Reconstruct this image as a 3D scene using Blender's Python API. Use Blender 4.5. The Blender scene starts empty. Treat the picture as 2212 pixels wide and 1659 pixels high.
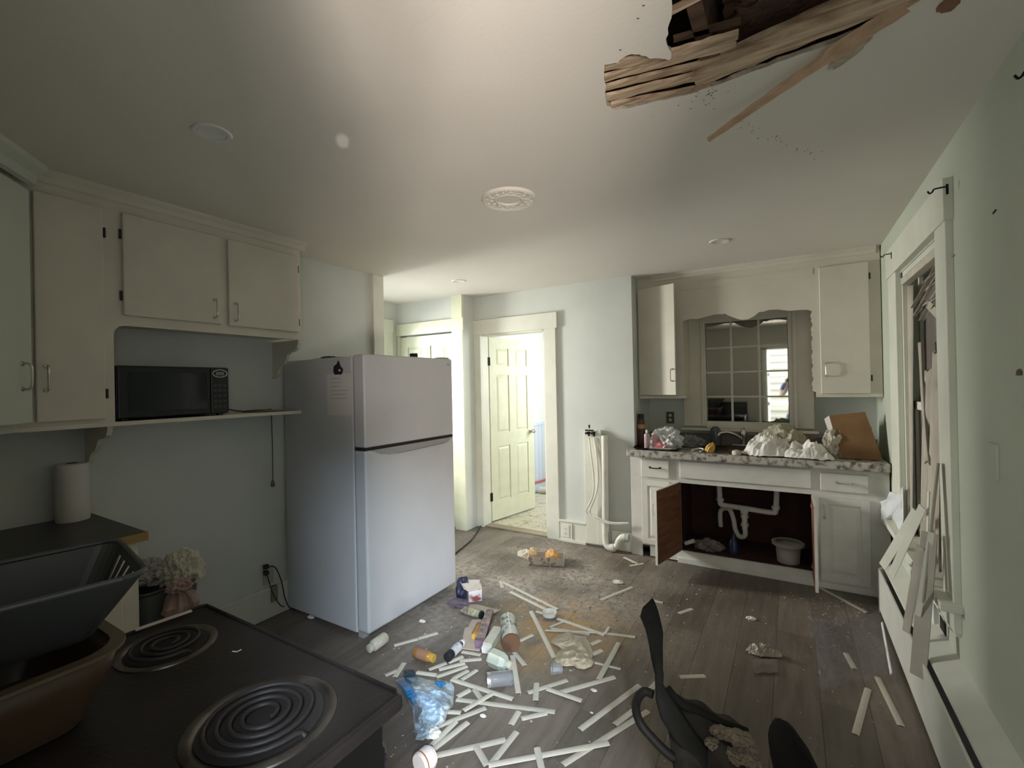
import bpy, bmesh, math, random
from mathutils import Vector, Matrix, noise, Euler
random.seed(7)
PI = math.pi
scn = bpy.context.scene
COL = scn.collection
# ------------------------------------------------------------------ camera
CY, CP, CR, FPX = -0.5454, 0.0029, -0.0205, 992.0
_cy, _sy, _cp, _sp, _cr, _sr = math.cos(CY), math.sin(CY), math.cos(CP), math.sin(CP), math.cos(CR), math.sin(CR)
_f = Vector((_sy*_cp, _cy*_cp, _sp)); _r = Vector((_cy, -_sy, 0)); _u = _r.cross(_f)
RT = _cr*_r + _sr*_u; UP = -_sr*_r + _cr*_u; EYE = Vector((0, 0, 1.5))
cd = bpy.data.cameras.new('camera'); cam = bpy.data.objects.new('camera', cd); COL.objects.link(cam)
cd.sensor_width = 36; cd.lens = FPX/2212*36; cd.clip_start = 0.02
cam.matrix_world = Matrix(((RT.x, UP.x, -_f.x, 0), (RT.y, UP.y, -_f.y, 0), (RT.z, UP.z, -_f.z, 1.5), (0, 0, 0, 1)))
scn.camera = cam
def at(px, py, ax=2, v=0.0):
    """survey of the photograph: the room point seen at a pixel on the plane  axis = v"""
    d = RT*((px-1106)/FPX) - UP*((py-829.5)/FPX) + _f
    return EYE + d*((v-EYE[ax])/d[ax])
# ------------------------------------------------------------------ world, daylight, exposure
scn.view_settings.view_transform = 'Standard'; scn.view_settings.look = 'None'
scn.view_settings.gamma = 1; scn.view_settings.use_curve_mapping = False
scn.view_settings.exposure = 0.62
w = bpy.data.worlds.new('world'); scn.world = w; w.use_nodes = True
w.node_tree.nodes['Background'].inputs[0].default_value = (0.80, 0.87, 0.95, 1); w.node_tree.nodes['Background'].inputs[1].default_value = 3.0
def area(name, loc, aim, sx, sy, power, col, spread=180):
    l = bpy.data.lights.new(name, 'AREA'); l.shape = 'RECTANGLE'; l.size = sx; l.size_y = sy; l.energy = power; l.color = col; l.spread = math.radians(spread)
    o = bpy.data.objects.new(name, l); COL.objects.link(o); o.location = loc
    o.rotation_euler = (Vector(aim)-Vector(loc)).to_track_quat('-Z', 'Y').to_euler(); return o
area('hall_window_daylight', (-4.6, 2.92, 1.65), (0.4, 3.75, 0.75), 0.45, 1.0, 27, (1.0, 0.99, 0.93), 92)
area('bathroom_window_daylight', (-1.55, 5.5, 1.7), (-3.0, 5.2, 1.1), 0.9, 1.1, 19, (0.96, 0.98, 0.90))
area('porch_sky_daylight', (2.1, -2.5, 3.5), (-2.15, 2.5, 0.35), 1.2, 1.2, 760, (0.70, 0.84, 1.0))
area('porch_ground_bounce', (1.7, -2.0, 0.25), (-0.7, 0.75, 2.45), 1.0, 0.8, 185, (1.0, 0.88, 0.81), 150)
sl = bpy.data.lights.new('added_ceiling_spot', 'SPOT'); sl.energy = 45; sl.spot_size = math.radians(1.5); sl.spot_blend = 0.6; sl.shadow_soft_size = 0.004; sl.color = (1, 0.96, 0.92)  # added spot lamp for the bright fleck on the ceiling, real source unknown
slo = bpy.data.objects.new('added_ceiling_spot', sl); COL.objects.link(slo); slo.location = (-0.01, -0.02, 1.545); slo.rotation_euler = (Vector((-1.452, 1.177, 2.45))-slo.location).to_track_quat('-Z', 'Y').to_euler()
# ------------------------------------------------------------------ materials
MATS = {}
def mat(name, col, rough=0.6, metal=0.0, var=0.0, vs=6.0, col2=None, bump=0.0, bs=60.0, trans=0.0, alpha=1.0, stretch=None, rand=0.0, spec=0.5, coat=0.0, coords='Object', thr=(0.35, 0.7), ior=1.45, sheen=0):
    if name in MATS: return MATS[name]
    m = bpy.data.materials.new(name); m.use_nodes = True; nt = m.node_tree; N = nt.nodes; L = nt.links
    b = N['Principled BSDF']; b.inputs['Roughness'].default_value = rough; b.inputs['Metallic'].default_value = metal
    b.inputs['Transmission Weight'].default_value = trans; b.inputs['Alpha'].default_value = alpha; b.inputs['IOR'].default_value = ior
    b.inputs['Specular IOR Level'].default_value = spec; b.inputs['Coat Weight'].default_value = coat
    b.inputs['Base Color'].default_value = (*col, 1)
    tc = N.new('ShaderNodeTexCoord') if coords != 'World' else N.new('ShaderNodeNewGeometry')
    src = tc.outputs[coords if coords != 'World' else 'Position']
    if stretch:
        mp = N.new('ShaderNodeMapping'); mp.inputs['Scale'].default_value = stretch; L.new(src, mp.inputs[0]); src = mp.outputs[0]
    last = None
    if var or col2:
        n = N.new('ShaderNodeTexNoise'); n.inputs['Scale'].default_value = vs; n.inputs['Detail'].default_value = 6; L.new(src, n.inputs['Vector'])
        r = N.new('ShaderNodeMapRange'); r.inputs[1].default_value = thr[0]; r.inputs[2].default_value = thr[1]; L.new(n.outputs[0], r.inputs[0])
        mx = N.new('ShaderNodeMix'); mx.data_type = 'RGBA'; L.new(r.outputs[0], mx.inputs[0])
        c2 = col2 or tuple(c*(1-var) for c in col)
        mx.inputs[6].default_value = (*col, 1); mx.inputs[7].default_value = (*c2, 1); last = mx.outputs[2]
    if rand:
        oi = N.new('ShaderNodeObjectInfo'); mr = N.new('ShaderNodeMapRange'); mr.inputs[3].default_value = 1-rand; mr.inputs[4].default_value = 1+rand
        L.new(oi.outputs['Random'], mr.inputs[0])
        hs = N.new('ShaderNodeHueSaturation'); L.new(mr.outputs[0], hs.inputs['Value'])
        if last: L.new(last, hs.inputs['Color'])
        else: hs.inputs['Color'].default_value = (*col, 1)
        last = hs.outputs[0]
    if last: L.new(last, b.inputs['Base Color'])
    if bump:
        n2 = N.new('ShaderNodeTexNoise'); n2.inputs['Scale'].default_value = bs; n2.inputs['Detail'].default_value = 4; L.new(src, n2.inputs['Vector'])
        bp = N.new('ShaderNodeBump'); bp.inputs['Strength'].default_value = bump; bp.inputs['Distance'].default_value = 0.01
        L.new(n2.outputs[0], bp.inputs['Height']); L.new(bp.outputs[0], b.inputs['Normal'])
    MATS[name] = m; return m
WALL = mat('wall_paint', (0.60, 0.62, 0.57), 0.75, var=0.10, vs=2.2, bump=0.08, bs=90)
WALLG = mat('wall_paint_green', (0.50, 0.53, 0.43), 0.75, var=0.08, vs=2.0, bump=0.08, bs=90)
CEIL = mat('ceiling_paint', (0.70, 0.66, 0.59), 0.8, var=0.05, vs=1.5, bump=0.06, bs=60)
TRIM = mat('trim_paint', (0.68, 0.68, 0.58), 0.45, var=0.10, vs=5, bump=0.04, bs=40)
CAB = mat('cabinet_paint', (0.66, 0.62, 0.52), 0.42, var=0.10, vs=4, bump=0.05, bs=35)
CABW = mat('cabinet_white', (0.68, 0.66, 0.60), 0.45, var=0.14, vs=6, bump=0.05, bs=35)
DOORM = mat('door_paint', (0.68, 0.69, 0.52), 0.5, var=0.08, vs=8, bump=0.1, bs=80)
DARK = mat('painted_shade', (0.02, 0.015, 0.012), 0.9)  # near-black fill that paints the shade in gaps and openings
FR = mat('fridge_enamel', (0.50, 0.50, 0.50), 0.32, var=0.05, vs=5, bump=0.05, bs=220)
FRG = mat('fridge_gasket', (0.30, 0.30, 0.29), 0.6)
BLACKP = mat('black_plastic', (0.012, 0.013, 0.016), 0.35, var=0.3)
BLACKG = mat('black_glass', (0.010, 0.014, 0.020), 0.08)
STOVE = mat('stove_enamel', (0.012, 0.0105, 0.0095), 0.34, spec=0.35, col2=(0.030, 0.024, 0.022), vs=3.5, bump=0.1, bs=120)
CHROME = mat('chrome', (0.58, 0.56, 0.52), 0.33, 1.0)
RING = mat('drip_ring', (0.20, 0.185, 0.165), 0.4, 0.9, col2=(0.07, 0.055, 0.05), vs=12)
COIL = mat('burner_coil', (0.022, 0.018, 0.017), 0.6, 0.0)
HINGE = mat('dark_bronze', (0.05, 0.045, 0.035), 0.45, 0.8)
IRON = mat('black_iron', (0.01, 0.01, 0.01), 0.5, 0.5)
WOODR = mat('bare_red_plywood', (0.20, 0.085, 0.04), 0.65, col2=(0.10, 0.035, 0.018), vs=5, stretch=(1, 1, 6), bump=0.1)
WOODL = mat('old_lath', (0.62, 0.48, 0.34), 0.8, col2=(0.22, 0.13, 0.07), vs=7, stretch=(1, 9, 4), bump=0.3, bs=50)
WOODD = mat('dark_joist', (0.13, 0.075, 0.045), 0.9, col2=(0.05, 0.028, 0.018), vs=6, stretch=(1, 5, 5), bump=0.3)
PLASTER = mat('broken_plaster', (0.50, 0.43, 0.34), 0.9, col2=(0.30, 0.24, 0.17), vs=30, bump=0.5)
INSUL = mat('rusty_insulation', (0.20, 0.11, 0.065), 1.0, col2=(0.09, 0.05, 0.035), vs=9, bump=0.8, bs=70)
PVC = mat('white_pvc', (0.72, 0.70, 0.62), 0.35, var=0.15, vs=9)
SLAT = mat('blind_slat', (0.55, 0.51, 0.42), 0.45, var=0.22, vs=14, rand=0.08, bump=0.05)
WHITEP = mat('white_plastic', (0.72, 0.71, 0.68), 0.35, var=0.1)
BAGW = mat('white_bag_film', (0.74, 0.72, 0.66), 0.4, var=0.18, vs=12)
PAPER = mat('paper', (0.66, 0.64, 0.58), 0.8)
CARD = mat('cardboard', (0.22, 0.12, 0.05), 0.85, col2=(0.15, 0.08, 0.035), vs=5, bump=0.1)
CARDL = mat('light_cardboard', (0.50, 0.41, 0.33), 0.85, var=0.2, vs=8)
CREAMB = mat('cream_box', (0.58, 0.54, 0.42), 0.6, var=0.2, vs=30)
GREY = mat('grey_rubber', (0.07, 0.08, 0.08), 0.55, var=0.3)
CLEAR = mat('clear_plastic', (0.85, 0.88, 0.9), 0.08, trans=0.9, ior=1.15)
CRUMB = mat('plaster_crumb', (0.34, 0.30, 0.25), 0.9, var=0.45, vs=20)
MIRROR = mat('mirror_pane', (0.66, 0.66, 0.63), 0.03, 1.0)
GRANITE = mat('speckled_laminate', (0.46, 0.43, 0.37), 0.35, col2=(0.10, 0.085, 0.075), vs=26, thr=(0.46, 0.64), bump=0.05)
CTOPD = mat('dark_countertop', (0.035, 0.038, 0.040), 0.4, col2=(0.06, 0.055, 0.05), vs=12)
# floor plank material: wood grain, dust and the ochre spill
def floor_mat():
    m = bpy.data.materials.new('floor_plank'); m.use_nodes = True; N = m.node_tree.nodes; L = m.node_tree.links; b = N['Principled BSDF']
    g = N.new('ShaderNodeNewGeometry'); P = g.outputs['Position']
    def mapr(src, a, c, lo=0., hi=1.):
        r = N.new('ShaderNodeMapRange'); r.inputs[1].default_value = a; r.inputs[2].default_value = c; r.inputs[3].default_value = lo; r.inputs[4].default_value = hi; L.new(src, r.inputs[0]); return r.outputs[0]
    def nz(s, d=5, sc=None):
        n = N.new('ShaderNodeTexNoise'); n.inputs['Scale'].default_value = s; n.inputs['Detail'].default_value = d
        if sc:
            mp = N.new('ShaderNodeMapping'); mp.inputs['Scale'].default_value = sc; L.new(P, mp.inputs[0]); L.new(mp.outputs[0], n.inputs[0])
        else: L.new(P, n.inputs[0])
        return n.outputs[0]
    def mix(f, a, c):
        x = N.new('ShaderNodeMix'); x.data_type = 'RGBA'; L.new(f, x.inputs[0])
        for i, v in ((6, a), (7, c)):
            if isinstance(v, tuple): x.inputs[i].default_value = (*v, 1)
            else: L.new(v, x.inputs[i])
        return x.outputs[2]
    def math_(op, a, c):
        x = N.new('ShaderNodeMath'); x.operation = op
        for i, v in ((0, a), (1, c)):
            if isinstance(v, (int, float)): x.inputs[i].default_value = v
            else: L.new(v, x.inputs[i])
        return x.outputs[0]
    grain = mapr(nz(3, 6, (9, 1, 1)), 0.35, 0.7)
    base = mix(grain, (0.150, 0.122, 0.098), (0.098, 0.079, 0.063))
    oi = N.new('ShaderNodeObjectInfo'); hs = N.new('ShaderNodeHueSaturation'); L.new(mapr(oi.outputs['Random'], 0, 1, 0.78, 1.22), hs.inputs['Value']); L.new(base, hs.inputs['Color'])
    def blob(c, r0, r1):
        v = N.new('ShaderNodeVectorMath'); v.operation = 'DISTANCE'; L.new(P, v.inputs[0]); v.inputs[1].default_value = c
        return mapr(v.outputs['Value'], r1, r0)
    dust = math_('MULTIPLY', mapr(nz(2.2, 7), 0.40, 0.62), math_('MAXIMUM', blob((-1.75, 3.0, 0), 0.5, 1.5), 0.10))
    fine = mapr(nz(26, 5), 0.35, 0.6, 0.35, 1)
    c = mix(math_('MULTIPLY', math_('MULTIPLY', dust, fine), 0.9), hs.outputs[0], (0.40, 0.355, 0.29))
    sp = math_('MULTIPLY', blob((-1.27, 2.52, 0), 0.15, 0.55), mapr(nz(7, 5), 0.36, 0.56))
    c = mix(math_('MULTIPLY', sp, 0.9), c, (0.36, 0.22, 0.09))
    L.new(c, b.inputs['Base Color'])
    L.new(mapr(dust, 0, 1, 0.42, 0.85), b.inputs['Roughness'])
    bp = N.new('ShaderNodeBump'); bp.inputs['Strength'].default_value = 0.25; bp.inputs['Distance'].default_value = 0.01; L.new(nz(30, 6, (4, 1, 1)), bp.inputs['Height']); L.new(bp.outputs[0], b.inputs['Normal'])
    return m
FLOORM = floor_mat()
TILE = mat('bath_tile', (0.60, 0.56, 0.44), 0.4, col2=(0.36, 0.30, 0.20), vs=9, thr=(0.52, 0.72), coords='World')
# ------------------------------------------------------------------ helpers
def V(*a): return Vector(a)
def B(): return bmesh.new()
def woff(p):
    v = Vector((0, 0, 0))
    while p: v += p.location; p = p.parent
    return v
def props(o, label=None, cat=None, group=None, kind=None):
    if label: o['label'] = label
    if cat: o['category'] = cat
    if group: o['group'] = group
    if kind: o['kind'] = kind
    return o
def obj(name, bm, m, parent=None, local=False, smooth=False, label=None, cat=None, group=None, kind=None, solid=0, sub=0):
    bmesh.ops.recalc_face_normals(bm, faces=bm.faces[:])
    me = bpy.data.meshes.new(name)
    loc = Vector((0, 0, 0))
    if parent is not None and not local: bmesh.ops.translate(bm, verts=bm.verts[:], vec=-woff(parent))
    if parent is None and bm.verts:
        xs = [v.co for v in bm.verts]
        loc = Vector(((min(c.x for c in xs)+max(c.x for c in xs))/2, (min(c.y for c in xs)+max(c.y for c in xs))/2, min(c.z for c in xs)))
        bmesh.ops.translate(bm, verts=bm.verts[:], vec=-loc)
    bm.to_mesh(me); bm.free(); me.materials.append(m)
    if smooth:
        for p in me.polygons: p.use_smooth = True
        try: me.set_sharp_from_angle(angle=math.radians(40))
        except Exception: pass
    o = bpy.data.objects.new(name, me); COL.objects.link(o); o.location = loc
    if parent is not None: o.parent = parent
    if solid:
        s = o.modifiers.new('s', 'SOLIDIFY'); s.thickness = solid; s.offset = 0
    if sub:
        s = o.modifiers.new('b', 'SUBSURF'); s.levels = sub; s.render_levels = sub
    return props(o, label, cat, group, kind)
def thing(name, loc, label, cat, group=None, rot=(0, 0, 0), kind=None):
    o = bpy.data.objects.new(name, None); COL.objects.link(o); o.empty_display_size = 0.05
    o.location = loc; o.rotation_euler = rot; return props(o, label, cat, group, kind)
def box(bm, x0, x1, y0, y1, z0, z1, bev=0.0, seg=2):
    t = B(); bmesh.ops.create_cube(t, size=1)
    for v in t.verts: v.co = V((x0+x1)/2+v.co.x*(x1-x0), (y0+y1)/2+v.co.y*(y1-y0), (z0+z1)/2+v.co.z*(z1-z0))
    if bev: bmesh.ops.bevel(t, geom=t.edges[:], offset=bev, segments=seg, affect='EDGES', profile=0.5)
    return join(bm, t)
def join(bm, t, M=None):
    if M is not None: bmesh.ops.transform(t, matrix=M, verts=t.verts[:])
    me = bpy.data.meshes.new('tmp'); t.to_mesh(me); t.free(); bm.from_mesh(me); bpy.data.meshes.remove(me); return bm
def bx(*a, **k): return box(B(), *a, **k)
def rbox(bm, p0, p1, wd, th, roll=0.0, bev=0.0):
    """a bar from p0 to p1, wd wide and th thick"""
    p0, p1 = Vector(p0), Vector(p1); d = p1-p0; l = d.length; t = B(); box(t, -l/2, l/2, -wd/2, wd/2, -th/2, th/2, bev)
    M = Matrix.Translation((p0+p1)/2) @ frame(d, roll); return join(bm, t, M)
def frame(d, roll=0.0, up=V(0, 0, 1)):
    x = d.normalized(); y = up.cross(x)
    if y.length < 1e-4: y = V(0, 1, 0)
    y.normalize(); z = x.cross(y)
    M = Matrix(((x.x, y.x, z.x, 0), (x.y, y.y, z.y, 0), (x.z, y.z, z.z, 0), (0, 0, 0, 1)))
    return M @ Matrix.Rotation(roll, 4, 'X')
def lathe(bm, prof, M=None, seg=24, cap=True):
    t = B(); rings = []
    for r, z in prof: rings.append([t.verts.new((r*math.cos(2*PI*i/seg), r*math.sin(2*PI*i/seg), z)) for i in range(seg)])
    for a, b in zip(rings, rings[1:]):
        for i in range(seg): t.faces.new((a[i], a[(i+1) % seg], b[(i+1) % seg], b[i]))
    if cap:
        for q in (rings[0], rings[-1]):
            try: t.faces.new(q)
            except ValueError: pass
    return join(bm, t, M)
def along(p0, p1): # matrix with +Z from p0 towards p1
    d = Vector(p1)-Vector(p0); return Matrix.Translation(Vector(p0)) @ d.to_track_quat('Z', 'Y').to_matrix().to_4x4()
def cyl(bm, p0, p1, r0, r1=None, seg=20):
    r1 = r0 if r1 is None else r1; return lathe(bm, [(r0, 0), (r1, (Vector(p1)-Vector(p0)).length)], along(p0, p1), seg)
def smooth_path(pts, n=6):
    pts = [Vector(p) for p in pts]; P = [pts[0]]+pts+[pts[-1]]; out = []
    for i in range(1, len(P)-2):
        for k in range(n):
            t = k/n; a, b, c, d = P[i-1], P[i], P[i+1], P[i+2]
            out.append(0.5*((2*b)+(c-a)*t+(2*a-5*b+4*c-d)*t*t+(3*b-a-3*c+d)*t**3))
    out.append(pts[-1]); return out
def tube(bm, pts, r, seg=8, n=6, raw=False):
    P = [Vector(p) for p in pts] if raw else smooth_path(pts, n); rings = []; t = B(); up = V(0.13, 0.31, 1).normalized()
    for i, p in enumerate(P):
        d = (P[min(i+1, len(P)-1)]-P[max(i-1, 0)]).normalized(); x = up.cross(d)
        if x.length < 1e-3: x = V(1, 0, 0)
        x.normalize(); y = d.cross(x); rr = r(i/(len(P)-1)) if callable(r) else r
        rings.append([t.verts.new(p+rr*(math.cos(2*PI*k/seg)*x+math.sin(2*PI*k/seg)*y)) for k in range(seg)])
    for a, b in zip(rings, rings[1:]):
        for i in range(seg): t.faces.new((a[i], a[(i+1) % seg], b[(i+1) % seg], b[i]))
    t.faces.new(rings[0]); t.faces.new(rings[-1]); return join(bm, t)
def poly(bm, pts, vec):
    t = B(); vs = [t.verts.new(p) for p in pts]; f = t.faces.new(vs); e = bmesh.ops.extrude_face_region(t, geom=[f])
    bmesh.ops.translate(t, verts=[v for v in e['geom'] if isinstance(v, bmesh.types.BMVert)], vec=Vector(vec))
    bmesh.ops.triangulate(t, faces=[f for f in t.faces if len(f.verts) > 4]); return join(bm, t)
def crumple(bm, c, size, seed=0, amp=0.45, sub=4, fr=1.6, flat=0.35, M=None):
    t = B(); bmesh.ops.create_icosphere(t, subdivisions=sub, radius=1.0); s = V(seed*3.1, seed*1.7, seed*0.9)
    for v in t.verts:
        d = v.co.normalized(); a = 1-abs(noise.noise(d*fr+s))*2.2; b_ = 1-abs(noise.noise(d*fr*2.3+s*2))*2; e = noise.noise(d*fr*5+s)
        r = 1+amp*(0.6*a+0.35*b_+0.25*e-0.55); p = d*r
        if p.z < -flat: p.z = -flat+(p.z+flat)*0.08
        v.co = V(p.x*size[0], p.y*size[1], (p.z+flat)*size[2])
    return join(bm, t, Matrix.Translation(Vector(c)) @ (M or Matrix()))
def sheet(bm, fn, nu=28, nv=28):
    t = B(); g = [[t.verts.new(fn(i/nu, j/nv)) for j in range(nv+1)] for i in range(nu+1)]
    for i in range(nu):
        for j in range(nv): t.faces.new((g[i][j], g[i+1][j], g[i+1][j+1], g[i][j+1]))
    return join(bm, t)
def radial(bm, fn, n, rings):
    c0 = bm.verts.new(fn(0.0, 0.0)); R = [[bm.verts.new(fn(i/n, j/rings)) for i in range(n)] for j in range(1, rings+1)]
    for i in range(n): bm.faces.new((c0, R[0][i], R[0][(i+1) % n]))
    for a, c in zip(R, R[1:]):
        for i in range(n): bm.faces.new((a[i], c[i], c[(i+1) % n], a[(i+1) % n]))
    return bm
def film(bm, out, h, seed, z0=0.006, rings=16, fr=0.035, n=90, low=0.25):
    # crumpled sheet lying on the floor: surveyed outline, ridged relief up to h
    cx_, cy_ = sum(p[0] for p in out)/len(out), sum(p[1] for p in out)/len(out)
    def fn(u, v):
        f = u*len(out); i = int(f) % len(out); g = f-int(f); a_, b_ = out[i], out[(i+1) % len(out)]; px, py = cx_+(a_[0]*(1-g)+b_[0]*g-cx_)*v, cy_+(a_[1]*(1-g)+b_[1]*g-cy_)*v
        r1 = 1-abs(noise.noise(V(px*fr, py*fr*1.4, seed)))*2.6; r2 = 1-abs(noise.noise(V(px*fr*2.4, py*fr*3, seed+5)))*2.4
        return at(px, py, 2, z0+h*((1-v**3)*(low+0.62*max(r1, 0)+0.13*max(r2, 0))+0.05*max(r1, 0)))
    return radial(bm, fn, n, rings)
def part(p, name, bm, m, **k): return obj(name, bm, m, parent=p, **k)
def struct(name, bm, m, **k): return obj(name, bm, m, kind='structure', **k)
H = 2.45
# ------------------------------------------------------------------ floors
fl = thing('floor', (0, 0, 0), 'grey brown wood plank floor under dust and broken slats', None, kind='structure'); del fl['label']
b = bx(-3.95, 0.7, -0.2, 4.16, -0.06, -0.008); box(b, -1.30, 0.7, 4.16, 4.7, -0.06, -0.008); part(fl, 'underlay', b, mat('underlay_brown', (0.05, 0.04, 0.034), 0.9))
pm = None; row = 0; x = -3.90
while x < 0.60:
    y = -0.25 - random.random()*0.9; wdt = 0.19
    while y < 4.06:
        y0 = max(y, -0.10); y1 = min(y+1.22, 4.10); x1 = min(x+wdt, 0.60)
        if y1-y0 > 0.05:
            if pm is None:
                b = bx(-0.5, 0.5, -0.5, 0.5, -0.5, 0.5); o = part(fl, 'plank', b, FLOORM, local=True); pm = o.data
            else:
                o = bpy.data.objects.new('plank', pm); COL.objects.link(o); o.parent = fl
            o.location = ((x+x1)/2, (y0+y1)/2, -0.004+random.uniform(-0.0006, 0)); o.scale = (x1-x-0.0014, y1-y0-0.0014, 0.008)
        y += 1.22
    x += wdt
bf = thing('floor', (-2.2, 5.6, 0), 'x', None, kind='structure'); del bf['label']
part(bf, 'grout_bed', bx(-3.10, -1.3, 4.10, 7.1, -0.06, -0.006), mat('grout', (0.22, 0.19, 0.14), 0.9))
tm = None
for i in range(6):
    for j in range(10):
        if tm is None: o = part(bf, 'tile', bx(-0.148, 0.148, -0.148, 0.148, -0.008, 0.0, bev=0.002, seg=1), TILE, local=True); tm = o.data
        else: o = bpy.data.objects.new('tile', tm); COL.objects.link(o); o.parent = bf
        o.location = V(-2.95+i*0.3, 4.26+j*0.3, 0)-bf.location; o.rotation_euler = (0, 0, 0)
# ------------------------------------------------------------------ walls
def wall(name, bm, m=WALL, **k): return struct(name, bm, m, **k)
wall('wall_left', bx(-3.08, -2.98, -0.15, 2.78, 0, H))
struct('trim_1', bx(-2.985, -2.950, 2.67, 2.785, 0, H, bev=0.003), TRIM)
wall('wall_hall_front', bx(-3.94, -3.08, 2.66, 2.76, 0, H))
b = bx(-3.94, -3.84, 2.76, 2.79, 0, H); box(b, -3.94, -3.84, 3.60, 3.95, 0, H); box(b, -3.94, -3.84, 2.79, 3.60, 0, 0.85); box(b, -3.94, -3.84, 2.79, 3.60, 2.12, H); wall('wall_hall_left', b)
b = bx(-3.84, -3.815, 3.60, 3.725, 0, 2.14, bev=0.003); box(b, -3.84, -3.81, 2.73, 3.735, 2.13, 2.262, bev=0.003); box(b, -3.86, -3.80, 2.75, 3.70, 0.82, 0.85); struct('trim_2', b, TRIM)
# closet wall with its door
b = bx(-3.84, -3.80, 3.83, 3.93, 0, H); box(b, -3.04, -2.90, 3.83, 4.03, 0, H); box(b, -3.80, -3.04, 3.83, 3.93, 2.085, H); wall('wall_closet', b)
b = bx(-3.04, -2.895, 3.805, 3.83, 0, 2.09, bev=0.003); box(b, -3.84, -2.885, 3.80, 3.83, 2.085, 2.215, bev=0.003); box(b, -3.835, -3.80, 3.81, 3.83, 0, 2.09); box(b, -3.03, -2.895, 3.795, 3.83, 2.215, H); struct('trim_3', b, DOORM)
def panel(bm, x0, x1, z0, z1, yf, d=1, dep=0.010):
    """raised field of a six panel door, facing -y when d=1"""
    t = B(); o = [(x0, z0), (x1, z0), (x1, z1), (x0, z1)]; r = []
    for ins, y in ((0, yf+dep*d), (0.012, yf+dep*d), (0.034, yf+0.002*d)):
        r.append([t.verts.new((x0+ins if k in (0, 3) else x1-ins, y, z0+ins if k < 2 else z1-ins)) for k in range(4)])
    for a, c in zip(r, r[1:]):
        for k in range(4): t.faces.new((a[k], a[(k+1) % 4], c[(k+1) % 4], c[k]))
    t.faces.new(r[-1]); return join(bm, t)
def six_panel(parent, wd, ht, th, m, both=True):
    bm = B(); sx = 0.105; mid = 0.11; pw = (wd-2*sx-mid)/2
    xs = [(sx, sx+pw), (sx+pw+mid, wd-sx)]; zs = [(0.20*ht/2, 0.40*ht), (0.475*ht, 0.795*ht), (0.845*ht, 0.945*ht)]
    for a, c in ((0, sx), (sx+pw, sx+pw+mid), (wd-sx, wd)): box(bm, a, c, 0, th, 0, ht)
    rz = [0]+[z for q in zs for z in q]+[ht]
    for k in range(0, 8, 2):
        for a, c in xs: box(bm, a, c, 0, th, rz[k], rz[k+1])
    leaf = obj('leaf', bm, m, parent, local=True)
    for z0, z1 in zs:
        for a, c in xs:
            t = B(); panel(t, a, c, z0, z1, 0, 1)
            panel(t, a, c, z0, z1, th, -1); obj('panel', t, m, leaf, local=True)
    return leaf
d2 = thing('door_2', (-3.80, 3.835, 0.012), None, None, kind='structure'); six_panel(d2, 0.755, 2.055, 0.035, DOORM)
# back wall with bathroom doorway
b = bx(-2.90, -2.835, 4.03, 4.15, 0, H); box(b, -2.06, -1.19, 4.03, 4.15, 0, H); box(b, -2.835, -2.06, 4.03, 4.15, 2.045, H)
wall('wall_back', b)
b = bx(-2.90, -2.815, 4.003, 4.03, 0, 2.06, bev=0.003); box(b, -2.06, -1.930, 4.003, 4.03, 0, 2.06, bev=0.003); box(b, -2.905, -1.912, 3.998, 4.03, 2.045, 2.20, bev=0.003)
box(b, -2.835, -2.815, 4.03, 4.15, 0, 2.045); box(b, -2.08, -2.06, 4.03, 4.15, 0, 2.045); box(b, -2.82, -2.06, 4.03, 4.15, 2.03, 2.045); struct('trim_4', b, TRIM)
struct('trim_5', bx(-2.82, -2.05, 4.03, 4.14, -0.002, 0.012, bev=0.004), mat('threshold_wood', (0.30, 0.25, 0.18), 0.6))
d1 = thing('door_1', (-2.812, 4.165, 0.02), None, None, kind='structure', rot=(0, 0, math.radians(79)))
lf = six_panel(d1, 0.735, 2.01, 0.035, DOORM)
b = B(); lathe(b, [(0.028, 0), (0.028, 0.006), (0.011, 0.01), (0.011, 0.03), (0.026, 0.042), (0.027, 0.055), (0.018, 0.066), (0, 0.067)], Matrix.Translation((0.675, 0, 0.93)) @ Matrix.Rotation(PI/2, 4, 'X')); obj('knob', b, CHROME, lf, local=True, smooth=True, label='chrome knob')
for z in (0.22, 1.70):
    b = bx(-0.03, 0.012, -0.004, 0.004, z, z+0.09); cyl(b, (-0.004, -0.008, z), (-0.004, -0.008, z+0.09), 0.006); obj('hinge', b, HINGE, d1, local=True)
# baseboards on the back wall
b = bx(-1.93, -1.655, 4.008, 4.03, 0, 0.185, bev=0.003); box(b, -1.93, -1.655, 3.998, 4.03, 0.185, 0.205, bev=0.003); box(b, -1.93, -1.66, 3.995, 4.01, 0, 0.02); box(b, -1.41, -1.215, 4.008, 4.03, 0, 0.17, bev=0.003); struct('baseboard_back', b, TRIM)
b = bx(-2.98, -2.962, 0.86, 2.67, 0, 0.18, bev=0.003); box(b, -2.98, -2.955, 0.86, 2.67, 0.18, 0.20, bev=0.003); struct('baseboard_left', b, TRIM)
# alcove round the sink
wall('wall_alcove_left', bx(-1.30, -1.19, 4.15, 4.62, 0, H))
b = bx(-1.19, -0.68, 4.55, 4.65, 0, H); box(b, 0.0, 0.67, 4.55, 4.65, 0, H); box(b, -0.68, 0.0, 4.55, 4.65, 0, 1.12); box(b, -0.68, 0, 4.55, 4.65, 2.04, H); box(b, -0.68, 0, 4.61, 4.65, 1.12, 2.04); wall('wall_alcove_back', b)
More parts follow.
